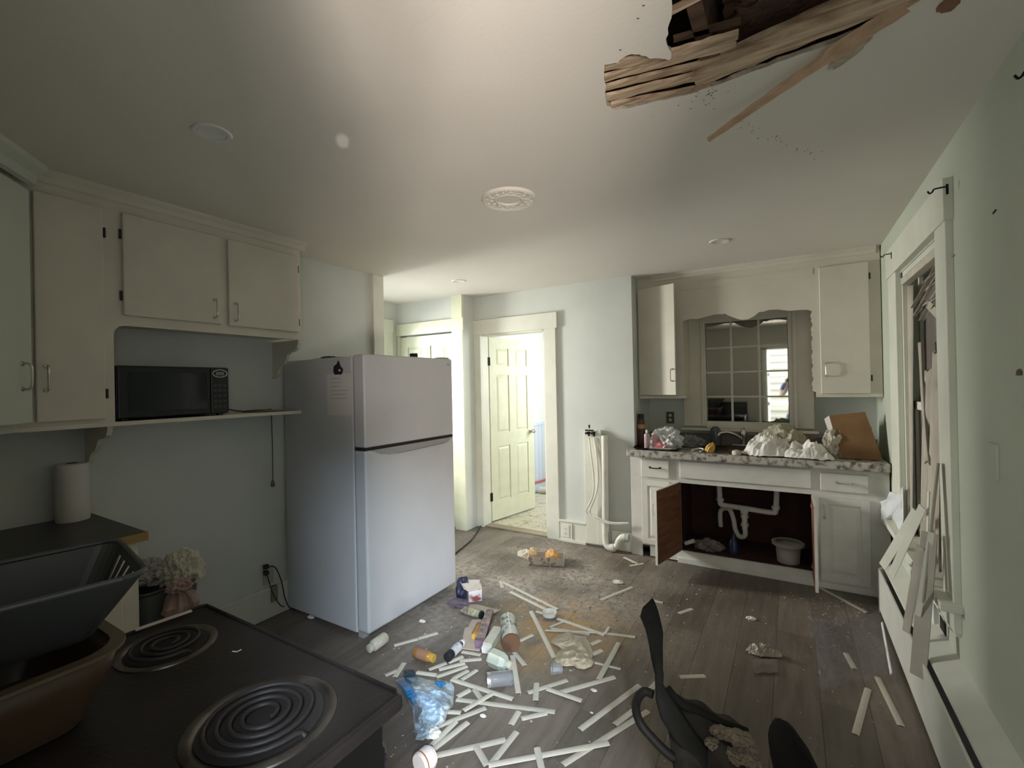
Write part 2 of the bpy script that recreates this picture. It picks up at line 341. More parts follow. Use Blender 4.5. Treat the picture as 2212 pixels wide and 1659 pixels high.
# right wall with window opening
b = bx(0.57, 0.70, -0.15, 2.66, 0, H); box(b, 0.57, 0.70, 3.54, 4.65, 0, H); box(b, 0.57, 0.70, 2.66, 3.54, 0, 0.58); box(b, 0.57, 0.70, 2.66, 3.54, 2.12, H); wall('wall_right', b, WALLG)
# near wall with the doorway the picture is taken from
b = bx(-3.08, -0.36, -0.15, -0.05, 0, H); box(b, 0.50, 0.70, -0.15, -0.05, 0, H); box(b, -0.36, 0.50, -0.15, -0.05, 2.05, H); wall('wall_near', b, mat('near_wall_paint', (0.52, 0.50, 0.44), 0.75))
b = bx(-0.42, -0.345, -0.165, -0.035, 0, 2.06, bev=0.003); box(b, 0.485, 0.555, -0.165, -0.035, 0, 2.06, bev=0.003); box(b, -0.42, 0.56, -0.165, -0.035, 2.03, 2.13, bev=0.003); struct('trim_6', b, TRIM)
# bathroom shell
BATH = mat('bath_wall', (0.66, 0.68, 0.66), 0.6)
wall('wall_bath_left', bx(-3.20, -3.08, 4.15, 7.2, 0, H), BATH)
b = bx(-3.08, -3.062, 4.2, 7.1, 0.10, 0.93); box(b, -3.08, -3.045, 4.2, 7.1, 0.93, 0.965, bev=0.003); box(b, -3.08, -3.055, 4.2, 7.1, 0, 0.11, bev=0.003)
y = 4.3
while y < 7.1: box(b, -3.063, -3.058, y, y+0.10, 0.11, 0.93); y += 0.11
struct('baseboard_bath_left', b, mat('bath_wainscot', (0.56, 0.62, 0.72), 0.5))
wall('wall_bath_back', bx(-3.2, -1.2, 7.1, 7.2, 0, H), BATH)
b = bx(-1.4, -1.31, 4.15, 7.1, 0, 1.1); box(b, -1.4, -1.31, 4.15, 5.0, 1.1, 2.3); box(b, -1.4, -1.31, 6.0, 7.1, 1.1, 2.3); box(b, -1.4, -1.31, 4.15, 7.1, 2.3, H); wall('wall_bath_right', b, BATH)
struct('ceiling_bath', bx(-3.2, -1.2, 4.15, 7.2, H, H+0.05), CEIL)
wall('wall_closet_back', bx(-3.94, -2.90, 4.03, 4.15, 0, H))
# ------------------------------------------------------------------ porch behind the photographer (seen in the mirror panes)
struct('floor_porch', bx(-2.4, 3.4, -3.3, -0.15, -0.06, -0.01), mat('porch_deck', (0.42, 0.40, 0.36), 0.8, var=0.2, stretch=(8, 1, 1)))
sd = thing('wall_porch', (0, -3.1, 0), None, None, kind='structure')
SID = mat('white_siding', (0.42, 0.40, 0.32), 0.5)
for k in range(15):
    t = B(); poly(t, [V(-2.4, -3.10, k*0.16), V(-2.4, -3.07, k*0.16), V(-2.4, -3.095, k*0.16+0.165), V(-2.4, -3.10, k*0.16+0.165)], (4.2, 0, 0)); part(sd, 'siding_board', t, SID)
b = B()
for z in (0.42, 0.98, 1.62, 2.30): box(b, -1.2, 0.9, -2.52, -2.46, z-0.035, z+0.035)
for x in (-1.2, -0.44, 0.42, 0.9): box(b, x-0.04, x+0.04, -2.52, -2.46, 0, 2.33)
box(b, -1.2, 0.9, -2.52, -2.44, 0, 0.42); struct('window_3', b, TRIM)
# ------------------------------------------------------------------ ceiling with the hole
cl = thing('ceiling', (0, 0, 0), None, None, kind='structure')
hp = [(1306, 140), (1309, 185), (1311, 228), (1330, 237), (1372, 230), (1440, 215), (1500, 200), (1560, 180), (1632, 152), (1700, 128), (1780, 100), (1850, 72), (1925, 38), (1985, 4)]
hole = [at(px, py, 2, H) for px, py in hp] + [V(0.335, 1.46, H), V(0.36, 1.2, H), V(0.30, 0.98, H), V(0.05, 0.93, H), V(-0.15, 1.0, H), V(-0.22, 1.1, H)] + [at(px, py, 2, H) for px, py in [(1452, 10), (1446, 50), (1438, 85), (1450, 112), (1446, 130), (1415, 126), (1385, 120), (1365, 117), (1348, 124), (1335, 136)]]
hole2 = []
for i, p in enumerate(hole):
    q = hole[(i+1) % len(hole)]; hole2.append(p)
    for k in (1, 2): hole2.append(p.lerp(q, k/3)+V(random.uniform(-1, 1), random.uniform(-1, 1), 0)*0.004)
hole = hole2
outer = [V(-3.95, -0.15, H), V(0.70, -0.15, H), V(0.70, 4.66, H), V(-1.30, 4.66, H), V(-1.30, 4.15, H), V(-3.95, 4.15, H)]
t = B(); vo = [t.verts.new(p) for p in outer]; vh = [t.verts.new(p) for p in hole]
ed = [t.edges.new((vo[i], vo[(i+1) % len(vo)])) for i in range(len(vo))] + [t.edges.new((vh[i], vh[(i+1) % len(vh)])) for i in range(len(vh))]
bmesh.ops.triangle_fill(t, use_beauty=True, edges=ed)
from mathutils.geometry import intersect_point_tri_2d
part(cl, 'plasterboard', t, CEIL)
t = B(); n = len(hole); a = [t.verts.new(p) for p in hole]; c = [t.verts.new(p+V(random.uniform(-1, 1)*0.004, random.uniform(-1, 1)*0.004, 0.014)) for p in hole]
for i in range(n): t.faces.new((a[i], a[(i+1) % n], c[(i+1) % n], c[i]))
part(cl, 'broken_edge', t, PLASTER)
t = B()  # cavity shell above
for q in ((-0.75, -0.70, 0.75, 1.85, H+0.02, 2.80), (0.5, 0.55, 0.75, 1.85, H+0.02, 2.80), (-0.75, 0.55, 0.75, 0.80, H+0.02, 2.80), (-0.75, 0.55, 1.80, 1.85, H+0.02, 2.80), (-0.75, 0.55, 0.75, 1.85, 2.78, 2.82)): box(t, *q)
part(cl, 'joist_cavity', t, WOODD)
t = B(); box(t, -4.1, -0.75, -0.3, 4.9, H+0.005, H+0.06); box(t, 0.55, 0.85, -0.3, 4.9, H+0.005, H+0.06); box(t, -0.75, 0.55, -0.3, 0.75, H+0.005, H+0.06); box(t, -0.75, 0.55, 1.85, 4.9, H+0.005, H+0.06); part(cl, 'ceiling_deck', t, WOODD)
for x in (-0.62, -0.20, 0.24): part(cl, 'joist', bx(x-0.02, x+0.02, 0.80, 1.80, 2.50, 2.70), WOODD)
# laths (thin strips nailed across), running in x
def strip(px0, py0, px1, py1, z, wd, th=0.010, m=WOODL, name='lath', roll=0, z1=None, jag=0):
    p, q = at(px0, py0, 2, z), at(px1, py1, 2, z if z1 is None else z1); t = B(); n = 10; d = (q-p); s = V(-d.y, d.x, 0).normalized()
    vs = []
    for i in range(n+1):
        c0 = p+d*i/n; j = random.uniform(-1, 1)*jag; w2 = wd/2
        vs.append([t.verts.new(c0+s*(-w2+j)+V(0, 0, a)) for a in (0, th)]+[t.verts.new(c0+s*(w2+random.uniform(-1, 1)*jag)+V(0, 0, a+roll)) for a in (th, 0)])
    for a, c in zip(vs, vs[1:]):
        for k in range(4): t.faces.new((a[k], a[(k+1) % 4], c[(k+1) % 4], c[k]))
    t.faces.new(vs[0]); t.faces.new(vs[-1]); return part(cl, name, t, m)
for q in [(1303, 148, 1440, 118, 2.462, 0.034), (1303, 172, 1590, 97, 2.464, 0.030), (1303, 193, 1560, 130, 2.468, 0.026), (1303, 216, 1500, 168, 2.457, 0.036), (1320, 229, 1545, 186, 2.452, 0.020), (1440, 122, 1595, 78, 2.452, 0.030)]:
    strip(*q, jag=0.003)
strip(1500, 178, 2000, -22, 2.452, 0.060, 0.02, jag=0.004)
strip(1560, 134, 2010, -65, 2.470, 0.050, 0.02, jag=0.004)
strip(1455, 88, 1600, 48, 2.50, 0.02, 0.01, m=WOODD)
strip(1445, 30, 1540, -20, 2.48, 0.02, 0.01)
t = B(); crumple(t, at(1690, 40, 2, 2.60), (0.17, 0.12, 0.10), 5, 0.5, 4); part(cl, 'torn_insulation', t, INSUL)
t = B(); crumple(t, at(1530, 130, 2, 2.475), (0.03, 0.02, 0.015), 6, 0.6, 3); part(cl, 'torn_insulation', t, INSUL)
# the splintered strip hanging from the hole
t = B(); p = at(1990, -8, 2, 2.455); q = at(1530, 306, 2, 2.33); n = 26; vs = []
for i in range(n+1):
    f = i/n; c0 = p.lerp(q, f)+V(0, 0, 0.006*math.sin(PI*f)); d = (q-p).normalized(); s = V(-d.y, d.x, 0).normalized(); wd = 0.026*(1-f)+0.008+(0.010 if 0.2 < f < 0.35 else 0)
    j = 0.006*noise.noise(V(f*14, 2, 3)); vs.append([t.verts.new(c0+s*(-wd+j)), t.verts.new(c0+s*(-wd+j)+V(0, 0, 0.008)), t.verts.new(c0+s*(wd*0.6+random.uniform(0, 0.006))+V(0, 0, 0.012)), t.verts.new(c0+s*wd*0.6+V(0, 0, 0.002))])
for a, c in zip(vs, vs[1:]):
    for k in range(4): t.faces.new((a[k], a[(k+1) % 4], c[(k+1) % 4], c[k]))
t.faces.new(vs[0]); t.faces.new(vs[-1])
obj('wood_strip', t, mat('splintered_wood', (0.54, 0.36, 0.24), 0.8, var=0.3, vs=20, bump=0.3), label='long splintered wood strip hanging down from the hole in the ceiling', cat='wood strip')
t = B(); crumple(t, at(1835, 118, 2, 2.44), (0.075, 0.022, 0.010), 9, 0.5, 3, M=Matrix.Rotation(-0.9, 4, 'Z')); part(cl, 'broken_edge', t, PLASTER)
t = B()
for k in range(70):
    px = random.gauss(1520, 22) if k < 30 else 1600+random.random()*190; py = random.gauss(205, 12) if k < 30 else 268+(px-1600)*0.42+random.gauss(0, 9)
    c0 = at(px, py, 2, H-0.0005); s = random.uniform(0.001, 0.003); rbox(t, c0-V(s, s*0.6, 0), c0+V(s, s*0.6, 0), s*0.7, 0.001)
for px, py in [(1390, 12), (1378, 40), (1340, 205/1.9)]:
    c0 = at(px, py, 2, H-0.0005); rbox(t, c0-V(0.003, 0.001, 0), c0+V(0.003, 0.001, 0), 0.003, 0.001)
part(cl, 'dirt_flecks', t, mat('dirt_fleck', (0.12, 0.08, 0.05), 0.9), kind='stuff')
# rusty stain plug, seam tape
t = B(); crumple(t, at(2049, 8, 2, H)-V(0, 0, 0.004), (0.022, 0.03, 0.005), 3, 0.4, 3); part(cl, 'rust_blister', t, mat('rust_stain', (0.22, 0.11, 0.07), 0.9))
# ------------------------------------------------------------------ ceiling fittings
md = thing('ceiling_medallion', (-1.206, 1.995, H), 'round white ornate plaster medallion in the middle of the ceiling', 'medallion')
t = B(); lathe(t, [(0.058, 0.0), (0.060, -0.012), (0.068, -0.014), (0.075, -0.008), (0.10, -0.006), (0.118, -0.010), (0.128, -0.016), (0.136, -0.012), (0.139, 0)], seg=48, cap=False); bmesh.ops.translate(t, verts=t.verts[:], vec=md.location); part(md, 'ring', t, CEIL, smooth=True)
t = B(); lathe(t, [(0.0, -0.004), (0.058, -0.004), (0.059, 0)], seg=32); bmesh.ops.translate(t, verts=t.verts[:], vec=md.location); part(md, 'centre_disc', t, CEIL)
t = B()
for k in range(14):
    a = 2*PI*k/14
    for r, s in ((0.090, 0.013), (0.112, 0.007)):
        c0 = md.location+V(math.cos(a+(0.2 if s < 0.01 else 0))*r, math.sin(a+(0.2 if s < 0.01 else 0))*r, -0.009); crumple(t, c0-V(0, 0, 0.004), (s, s*0.8, 0.007), k, 0.3, 2)
part(md, 'leaf_relief', t, CEIL, kind='stuff')
for (x, y, lb) in ((-1.796, 0.878, 'unlit round recessed ceiling light above the wall cabinets at left'), (-0.396, 3.405, 'unlit round recessed ceiling light in front of the sink cabinets'), (-2.54, 3.297, 'unlit round recessed ceiling light nearest the bathroom doorway')):
    rl = thing('recessed_light', (x, y, H), lb, 'ceiling light', 'recessed ceiling lights')
    t = B(); lathe(t, [(0.044, 0.004), (0.047, -0.005), (0.060, -0.006), (0.064, 0)], Matrix.Translation(rl.location), seg=36, cap=False); part(rl, 'trim_ring', t, WHITEP, smooth=True)
    t = B(); lathe(t, [(0.0, -0.001), (0.035, -0.001), (0.045, -0.004)], Matrix.Translation(rl.location), seg=30, cap=False); part(rl, 'baffle', t, WHITEP, smooth=True)
# ------------------------------------------------------------------ left wall cabinets
def handle(parent, p, L=0.10, out=V(1, 0, 0), axis=V(0, 0, 1), m=CHROME, r=0.0045):
    p = Vector(p); a, c = p-axis*L/2, p+axis*L/2; t = B(); o = out*0.028
    tube(t, [a, a+o*0.7, a+o+axis*0.015, p+o*1.05, c+o-axis*0.015, c+o*0.7, c], r, 8)
    for q in (a, c): cyl(t, q, q+out*0.005, 0.010, 0.008, 12)
    return part(parent, 'handle', t, m, smooth=True)
def hinges(parent, pts, out=V(1, 0, 0), side=V(0, 1, 0)):
    for p in pts:
        p = Vector(p); t = B(); cyl(t, p-V(0, 0, 0.022)+out*0.004, p+V(0, 0, 0.022)+out*0.004, 0.005, None, 10); rbox(t, p-V(0, 0, 0.022)+out*0.002, p+V(0, 0, 0.022)+out*0.002, 0.016, 0.003, roll=0 if abs(out.y) > 0 else PI/2); part(parent, 'hinge', t, HINGE)
XF = -2.69
lc = thing('wall_cabinet', (-2.83, 1.15, 1.35), 'cream painted wall cabinets with open microwave niche, hung left of the fridge', 'cabinet')
b = B(); box(b, -2.98, XF-0.02, 0.55, 0.855, 1.352, H); box(b, -2.98, XF-0.02, 0.855, 1.83, 1.84, H)
part(lc, 'carcass', b, CAB)
# face frame as one outline in the plane x = XF
fr = [(0.55, 1.35), (0.868, 1.35), (0.868, 1.78)]+[(0.868+0.045*(1-math.cos(a)), 1.775+0.045*math.sin(a)) for a in [PI/10*k for k in range(1, 6)]]+[(1.83, 1.82), (1.83, H), (0.55, H)]
b = B(); poly(b, [V(XF-0.02, y, z) for y, z in fr], (0.02, 0, 0)); part(lc, 'face_frame', b, CAB)
b = B(); poly(b, [V(XF, 0.55, H), V(XF, 0.55, H-0.055), V(XF+0.012, 0.55, H-0.05), V(XF+0.016, 0.55, H-0.028), V(XF+0.034, 0.55, H-0.014), V(XF+0.036, 0.55, H)], (0, 1.31, 0)); part(lc, 'crown_moulding', b, CAB)
b = bx(-2.98, XF+0.012, 0.50, 1.812, 1.348, 1.368, bev=0.002); part(lc, 'shelf', b, CAB)
# scroll brackets
def bracket(y, z, sc, nm='bracket'):
    pr = [(0, 0), (0.285, 0), (0.285, -0.02), (0.27, -0.055), (0.235, -0.075), (0.19, -0.08), (0.165, -0.095), (0.15, -0.125), (0.125, -0.155), (0.09, -0.17), (0.07, -0.19), (0.05, -0.225), (0.02, -0.25), (0, -0.255)]
    b = B(); poly(b, [V(-2.98+p*1.0, y, z+q*sc) for p, q in pr], (0, 0.02, 0)); part(lc, nm, b, CAB)
bracket(1.808, 1.82, 0.95); bracket(0.84, 1.348, 0.78)
for (y0, y1, z0, z1, hs, hd) in ((0.603, 0.830, 1.385, 2.352, None, None), (0.902, 1.335, 1.868, 2.352, None, None), (1.376, 1.803, 1.866, 2.352, None, None)):
    dr = part(lc, 'door', bx(XF+0.001, XF+0.020, y0, y1, z0, z1, bev=0.005), CAB)
    if y0 < 0.7: handle(dr, (XF+0.02, 0.635, 1.57), 0.10); hinges(dr, [(XF+0.003, 0.838, 2.24), (XF+0.003, 0.838, 1.50)])
    elif y0 < 1: handle(dr, (XF+0.02, 1.30, 1.95), 0.095); hinges(dr, [(XF+0.003, 0.896, 2.25), (XF+0.003, 0.896, 1.96)])
    else: handle(dr, (XF+0.02, 1.41, 1.945), 0.095); hinges(dr, [(XF+0.003, 1.809, 2.27), (XF+0.003, 1.809, 1.93)])
# diagonal corner cabinet
dc = thing('corner_cabinet', (-2.6, 0.25, 1.35), 'pale corner wall cabinet set diagonally, cut by left picture edge', 'cabinet')
p0 = V(-2.675, 0.598, 0); dr_ = V(0.77, -0.64, 0).normalized(); nr = V(0.64, 0.77, 0).normalized(); p1 = p0+dr_*0.62
b = B(); poly(b, [V(-2.975, 0.545, 1.352), V(-2.668, 0.545, 1.352), V(p1.x, p1.y, 1.352), V(p1.x, -0.045, 1.352), V(-2.975, -0.045, 1.352)], (0, 0, H-1.354)); part(dc, 'carcass', b, mat('cabinet_green', (0.55, 0.58, 0.50), 0.45))
b = B(); a = p0+nr*0.0; 
poly(b, [a+V(0, 0, H), a+V(0, 0, H-0.085), a+nr*0.018+V(0, 0, H-0.078), a+nr*0.025+V(0, 0, H-0.045), a+nr*0.055+V(0, 0, H-0.02), a+nr*0.06+V(0, 0, H)], dr_*0.66); part(dc, 'crown_moulding', b, mat('cabinet_green', (0, 0, 0)))
b = B(); q0 = p0+dr_*0.05; q1 = p0+dr_*0.57; poly(b, [q0+V(0, 0, 1.39), q1+V(0, 0, 1.39), q1+V(0, 0, 2.33), q0+V(0, 0, 2.33)], nr*0.02); dr = part(dc, 'door', b, mat('cabinet_green', (0, 0, 0)))
handle(dr, q0+dr_*0.055+nr*0.02+V(0, 0, 1.575), 0.10, out=nr)
# microwave
mw = thing('microwave', (-2.83, 1.12, 1.368), 'black countertop microwave sitting in the niche of the wall cabinets', 'microwave')
part(mw, 'housing', bx(-2.975, -2.70, 0.875, 1.375, 1.378, 1.632, bev=0.008), BLACKP)
dr = part(mw, 'door', bx(-2.70, -2.682, 0.877, 1.278, 1.382, 1.628, bev=0.006), BLACKP)
part(dr, 'window', bx(-2.683, -2.6805, 0.915, 1.26, 1.41, 1.60, bev=0.001), BLACKG)
pn = part(mw, 'control_panel', bx(-2.70, -2.684, 1.281, 1.373, 1.382, 1.628, bev=0.005), BLACKP)
t = B(); 
for k in range(28):
    a0 = 2*PI*k/28; a1 = 2*PI*(k+1)/28; cyl(t, V(-2.682, 1.327+0.037*math.cos(a0), 1.598+0.020*math.sin(a0)), V(-2.682, 1.327+0.037*math.cos(a1), 1.598+0.020*math.sin(a1)), 0.0022, None, 6)
part(pn, 'display_bezel', t, WHITEP)
part(pn, 'display', bx(-2.684, -2.6815, 1.306, 1.348, 1.588, 1.607), mat('lcd_grey', (0.20, 0.20, 0.19), 0.4))
t = B()
for i in range(3):
    for j in range(5): box(t, -2.684, -2.6825, 1.294+i*0.024, 1.310+i*0.024, 1.41+j*0.029, 1.425+j*0.029)
part(pn, 'keypad', t, mat('key_grey', (0.05, 0.05, 0.055), 0.5))
for y in (0.91, 1.34): part(mw, 'foot', bx(-2.74, -2.71, y-0.012, y+0.012, 1.368, 1.379), BLACKP)
t = B(); tube(t, [(-2.93, 1.375, 1.42), (-2.93, 1.45, 1.40), (-2.90, 1.55, 1.375), (-2.86, 1.64, 1.374), (-2.90, 1.72, 1.374), (-2.93, 1.76, 1.375)], 0.004); part(mw, 'cord', t, BLACKP, smooth=True)
t = B(); crumple(t, (-2.84, 1.62, 1.369), (0.05, 0.09, 0.009), 4, 0.5, 3); obj('rag', t, GREY, label='dark crumpled rag lying on the open shelf beside the microwave', cat='rag')
t = B(); rbox(t, (-2.80, 1.56, 1.372), (-2.76, 1.80, 1.378), 0.10, 0.002); obj('paper_sheet', t, mat('faded_print', (0.42, 0.32, 0.24), 0.8, var=0.4, vs=20), label='thin printed leaflet lying on right end of the microwave shelf', cat='paper')
pc = thing('pull_cord', (-2.955, 1.785, 0.86), 'dark pull cord with small knob hanging below the microwave shelf', 'cord')
t = B(); tube(t, [(-2.965, 1.785, 1.352), (-2.963, 1.787, 1.1), (-2.962, 1.785, 0.89)], 0.0025, 6); part(pc, 'string', t, HINGE)
t = B(); lathe(t, [(0.002, 0.05), (0.006, 0.045), (0.012, 0.02), (0.010, 0.004), (0, 0)], Matrix.Translation((-2.962, 1.785, 0.855)), 12); part(pc, 'pull_knob', t, mat('knob_brown', (0.16, 0.13, 0.10), 0.5), smooth=True)
# outlet + plug cords at the left wall
ol = thing('wall_outlet', (-2.98, 1.73, 0.28), 'wall outlet with black plugs and loose wiring left of the fridge', 'outlet')
part(ol, 'cover_plate', bx(-2.98, -2.974, 1.715, 1.785, 0.22, 0.335, bev=0.002), mat('old_plate', (0.42, 0.40, 0.30), 0.5))
for z in (0.345, 0.305): t = B(); box(t, -2.976, -2.945, 1.712, 1.74, z-0.014, z+0.014, bev=0.004); part(ol, 'plug', t, BLACKP)
t = B(); tube(t, [(-2.95, 1.73, 0.345), (-2.93, 1.77, 0.33), (-2.945, 1.82, 0.22), (-2.94, 1.84, 0.10), (-2.92, 1.86, 0.03), (-2.90, 1.89, 0.01)], 0.0035, 7); tube(t, [(-2.95, 1.725, 0.30), (-2.93, 1.75, 0.17), (-2.93, 1.80, 0.07), (-2.93, 1.83, 0.05)], 0.003, 7); part(ol, 'cord', t, BLACKP, smooth=True)
part(ol, 'junction_box', bx(-2.98, -2.95, 1.755, 1.80, 0.10, 0.20, bev=0.004), mat('olive_box', (0.25, 0.27, 0.16), 0.6))
# ------------------------------------------------------------------ left counter, towel roll
ct = thing('base_cabinet', (-2.67, 0.4, 0), 'cream base cabinet with dark laminate top in the left corner', 'cabinet')
part(ct, 'carcass', bx(-2.975, -2.39, -0.04, 0.84, 0, 0.872), CAB)
part(ct, 'countertop', bx(-2.978, -2.36, -0.045, 0.862, 0.872, 0.91, bev=0.004), CTOPD)
part(ct, 'edge_strip', bx(-2.362, -2.352, 0.70, 0.864, 0.873, 0.909), mat('bare_chipboard', (0.30, 0.20, 0.08), 0.8), label='bare yellow chipboard edge')
part(ct, 'door', bx(-2.39, -2.372, 0.05, 0.78, 0.10, 0.70, bev=0.004), CAB); part(ct, 'drawer', bx(-2.39, -2.372, 0.05, 0.78, 0.72, 0.855, bev=0.004), CAB)
pt = thing('paper_towel_roll', (-2.895, 0.77, 0.91), 'upright roll of white paper towels on the dark counter', 'paper towels')
t = B(); lathe(t, [(0.02, 0), (0.060, 0), (0.062, 0.005), (0.062, 0.262), (0.058, 0.266), (0.02, 0.266), (0.02, 0)], Matrix.Translation(pt.location), 32, cap=False); part(pt, 'roll', t, PAPER, smooth=True)
t = B(); cyl(t, pt.location+V(0, 0, 0.001), pt.location+V(0, 0, 0.268), 0.0198, None, 16); part(pt, 'core', t, CARD)
# ------------------------------------------------------------------ fridge
fg = thing('refrigerator', (-2.55, 2.27, 0), 'white top-freezer refrigerator standing against the left wall', 'refrigerator')
part(fg, 'body', bx(-2.955, -2.262, 1.868, 2.685, 0.025, 1.695, bev=0.008), FR)
part(fg, 'gasket', bx(-2.262, -2.248, 1.876, 2.677, 0.06, 1.69), FRG)
fd = part(fg, 'freezer_door', bx(-2.248, -2.150, 1.862, 2.692, 1.145, 1.705, bev=0.014, seg=3), FR)
rd = part(fg, 'refrigerator_door', bx(-2.248, -2.150, 1.862, 2.692, 0.045, 1.130, bev=0.014, seg=3), FR)
t = B(); poly(t, [V(-2.149, 1.90, 1.128), V(-2.149, 2.68, 1.128), V(-2.149, 2.645, 1.100), V(-2.149, 2.60, 1.090), V(-2.149, 2.10, 1.078), V(-2.149, 1.98, 1.095)], (-0.003, 0, 0)); part(rd, 'grip_shade', t, FRG)  # flat grey patch painting the curved shadow at the grip
t = B(); tube(t, [(-2.150, 2.05, 1.085), (-2.143, 2.15, 1.078), (-2.143, 2.45, 1.086), (-2.145, 2.60, 1.092), (-2.150, 2.66, 1.12)], 0.005, 8); part(rd, 'grip_lip', t, FR, smooth=True)
part(fg, 'door_gap_shade', bx(-2.245, -2.156, 1.866, 2.688, 1.128, 1.147), DARK)  # dark strip standing in for the shade between the doors
part(fg, 'hinge_cover', bx(-2.24, -2.17, 2.60, 2.68, 1.705, 1.716, bev=0.003), FR)
part(fg, 'toe_grille', bx(-2.262, -2.22, 1.88, 2.67, 0.0, 0.042), FRG)
t = B()
for k in range(4): box(t, -2.1502, -2.1492, 2.625+k*0.011, 2.633+k*0.011, 1.655, 1.668)
part(fd, 'badge', t, CHROME)
mg = at(731, 797, 1, 1.866)
t = B(); poly(t, [V(mg.x-0.03, 1.868, mg.z-0.035), V(mg.x+0.03, 1.868, mg.z-0.035), V(mg.x+0.042, 1.868, mg.z-0.002), V(mg.x+0.018, 1.868, mg.z+0.018), V(mg.x+0.004, 1.868, mg.z+0.050), V(mg.x-0.008, 1.868, mg.z+0.030), V(mg.x-0.036, 1.868, mg.z+0.018), V(mg.x-0.042, 1.868, mg.z-0.015)], (0, -0.008, 0))
o = obj('magnet', t, mat('dark_print', (0.02, 0.016, 0.03), 0.5, var=0.5, vs=40), label='small dark picture magnet high on the side of the refrigerator', cat='magnet')
t = B(); poly(t, [V(mg.x+0.010, 1.8595, mg.z-0.014), V(mg.x+0.028, 1.8595, mg.z-0.016), V(mg.x+0.026, 1.8595, mg.z-0.004), V(mg.x+0.012, 1.8595, mg.z-0.002)], (0, -0.001, 0)); part(o, 'white_patch', t, WHITEP)
a = at(706, 808, 1, 1.866); c = at(763, 898, 1, 1.866)
nt = obj('paper_note', bx(a.x, c.x, 1.8655, 1.8675, c.z, a.z), mat('faded_note', (0.60, 0.58, 0.55), 0.6), label='faded printed sheet stuck to the side of the refrigerator', cat='paper')
t = B()
for k, (u0, u1) in enumerate([(0.15, 0.55), (0.15, 0.60), (0.15, 0.50), (0.15, 0.85), (0.15, 0.75), (0.15, 0.80)]):
    z = a.z-(a.z-c.z)*(0.12+0.095*k); box(t, a.x+(c.x-a.x)*u0, a.x+(c.x-a.x)*u1, 1.8648, 1.8656, z-0.002, z+0.002)
part(nt, 'printed_lines', t, mat('pale_ink', (0.34, 0.33, 0.32), 0.7))
# on top of the fridge
t = B(); sheet(t, lambda u, v: V(-2.68+0.28*u, 1.90+0.30*v, 1.6985+0.012*abs(noise.noise(V(u*3, v*3, 1)))+0.012*u*v), 10, 10); obj('paper_sheet', t, PAPER, solid=0.001, label='loose white papers lying on top of the refrigerator', cat='paper')
t = B(); crumple(t, (-2.58, 1.95, 1.697), (0.06, 0.05, 0.014), 8, 0.4, 3); obj('glove', t, GREY, label='dark flattened glove under papers on top of the refrigerator', cat='glove')
t = B(); poly(t, [V(-2.30, 2.40, 1.697), V(-2.30, 2.455, 1.697), V(-2.30, 2.452, 1.742), V(-2.30, 2.445, 1.746), V(-2.30, 2.438, 1.728), V(-2.30, 2.416, 1.728), V(-2.30, 2.410, 1.744), V(-2.30, 2.403, 1.742)], (-0.03, 0, 0))
for v in t.verts: v.co.y += at(894, 762, 0, -2.315).y-2.43
obj('bracket', t, BLACKP, label='small black two-pronged bracket on top of the refrigerator', cat='bracket')
# ------------------------------------------------------------------ stove
st = thing('stove', (-1.04, 0.30, 0), 'black electric coil stove in the left foreground', 'stove')
part(st, 'body', bx(-1.405, -0.662, -0.04, 0.60, 0.02, 0.875), mat('stove_side', (0.005, 0.0045, 0.004), 0.7, spec=0.15))
t = B(); box(t, -1.412, -0.655, -0.045, 0.652, 0.872, 0.905, bev=0.010, seg=3); part(st, 'cooktop', t, STOVE)
t = B(); tube(t, [(-1.408, 0.0, 0.908), (-1.408, 0.635, 0.906), (-1.40, 0.646, 0.906), (-0.672, 0.646, 0.906), (-0.661, 0.637, 0.906), (-0.661, 0.0, 0.906)], 0.0045, 8, raw=True); part(st, 'raised_lip', t, STOVE, smooth=True)
dr = part(st, 'oven_door', bx(-1.39, -0.69, 0.60, 0.635, 0.20, 0.80, bev=0.006), BLACKP)
t = B(); tube(t, [(-1.33, 0.635, 0.74), (-1.33, 0.675, 0.745), (-1.04, 0.68, 0.745), (-0.75, 0.675, 0.745), (-0.75, 0.635, 0.74)], 0.011, 8, n=3); part(dr, 'handle', t, BLACKP, smooth=True)
part(st, 'drawer', bx(-1.39, -0.69, 0.60, 0.63, 0.04, 0.19, bev=0.005), BLACKP)
t = B(); poly(t, [V(-1.41, -0.045, 0.905), V(-1.41, 0.005, 0.905), V(-1.41, -0.015, 1.10), V(-1.41, -0.045, 1.12)], (0.74, 0, 0)); bg = part(st, 'control_panel', t, BLACKP)
for x in (-1.34, -1.27, -0.81, -0.74):
    t = B(); cyl(t, (x, -0.005, 1.02), (x, 0.018, 1.022), 0.02, 0.017, 16); part(bg, 'knob', t, GREY)
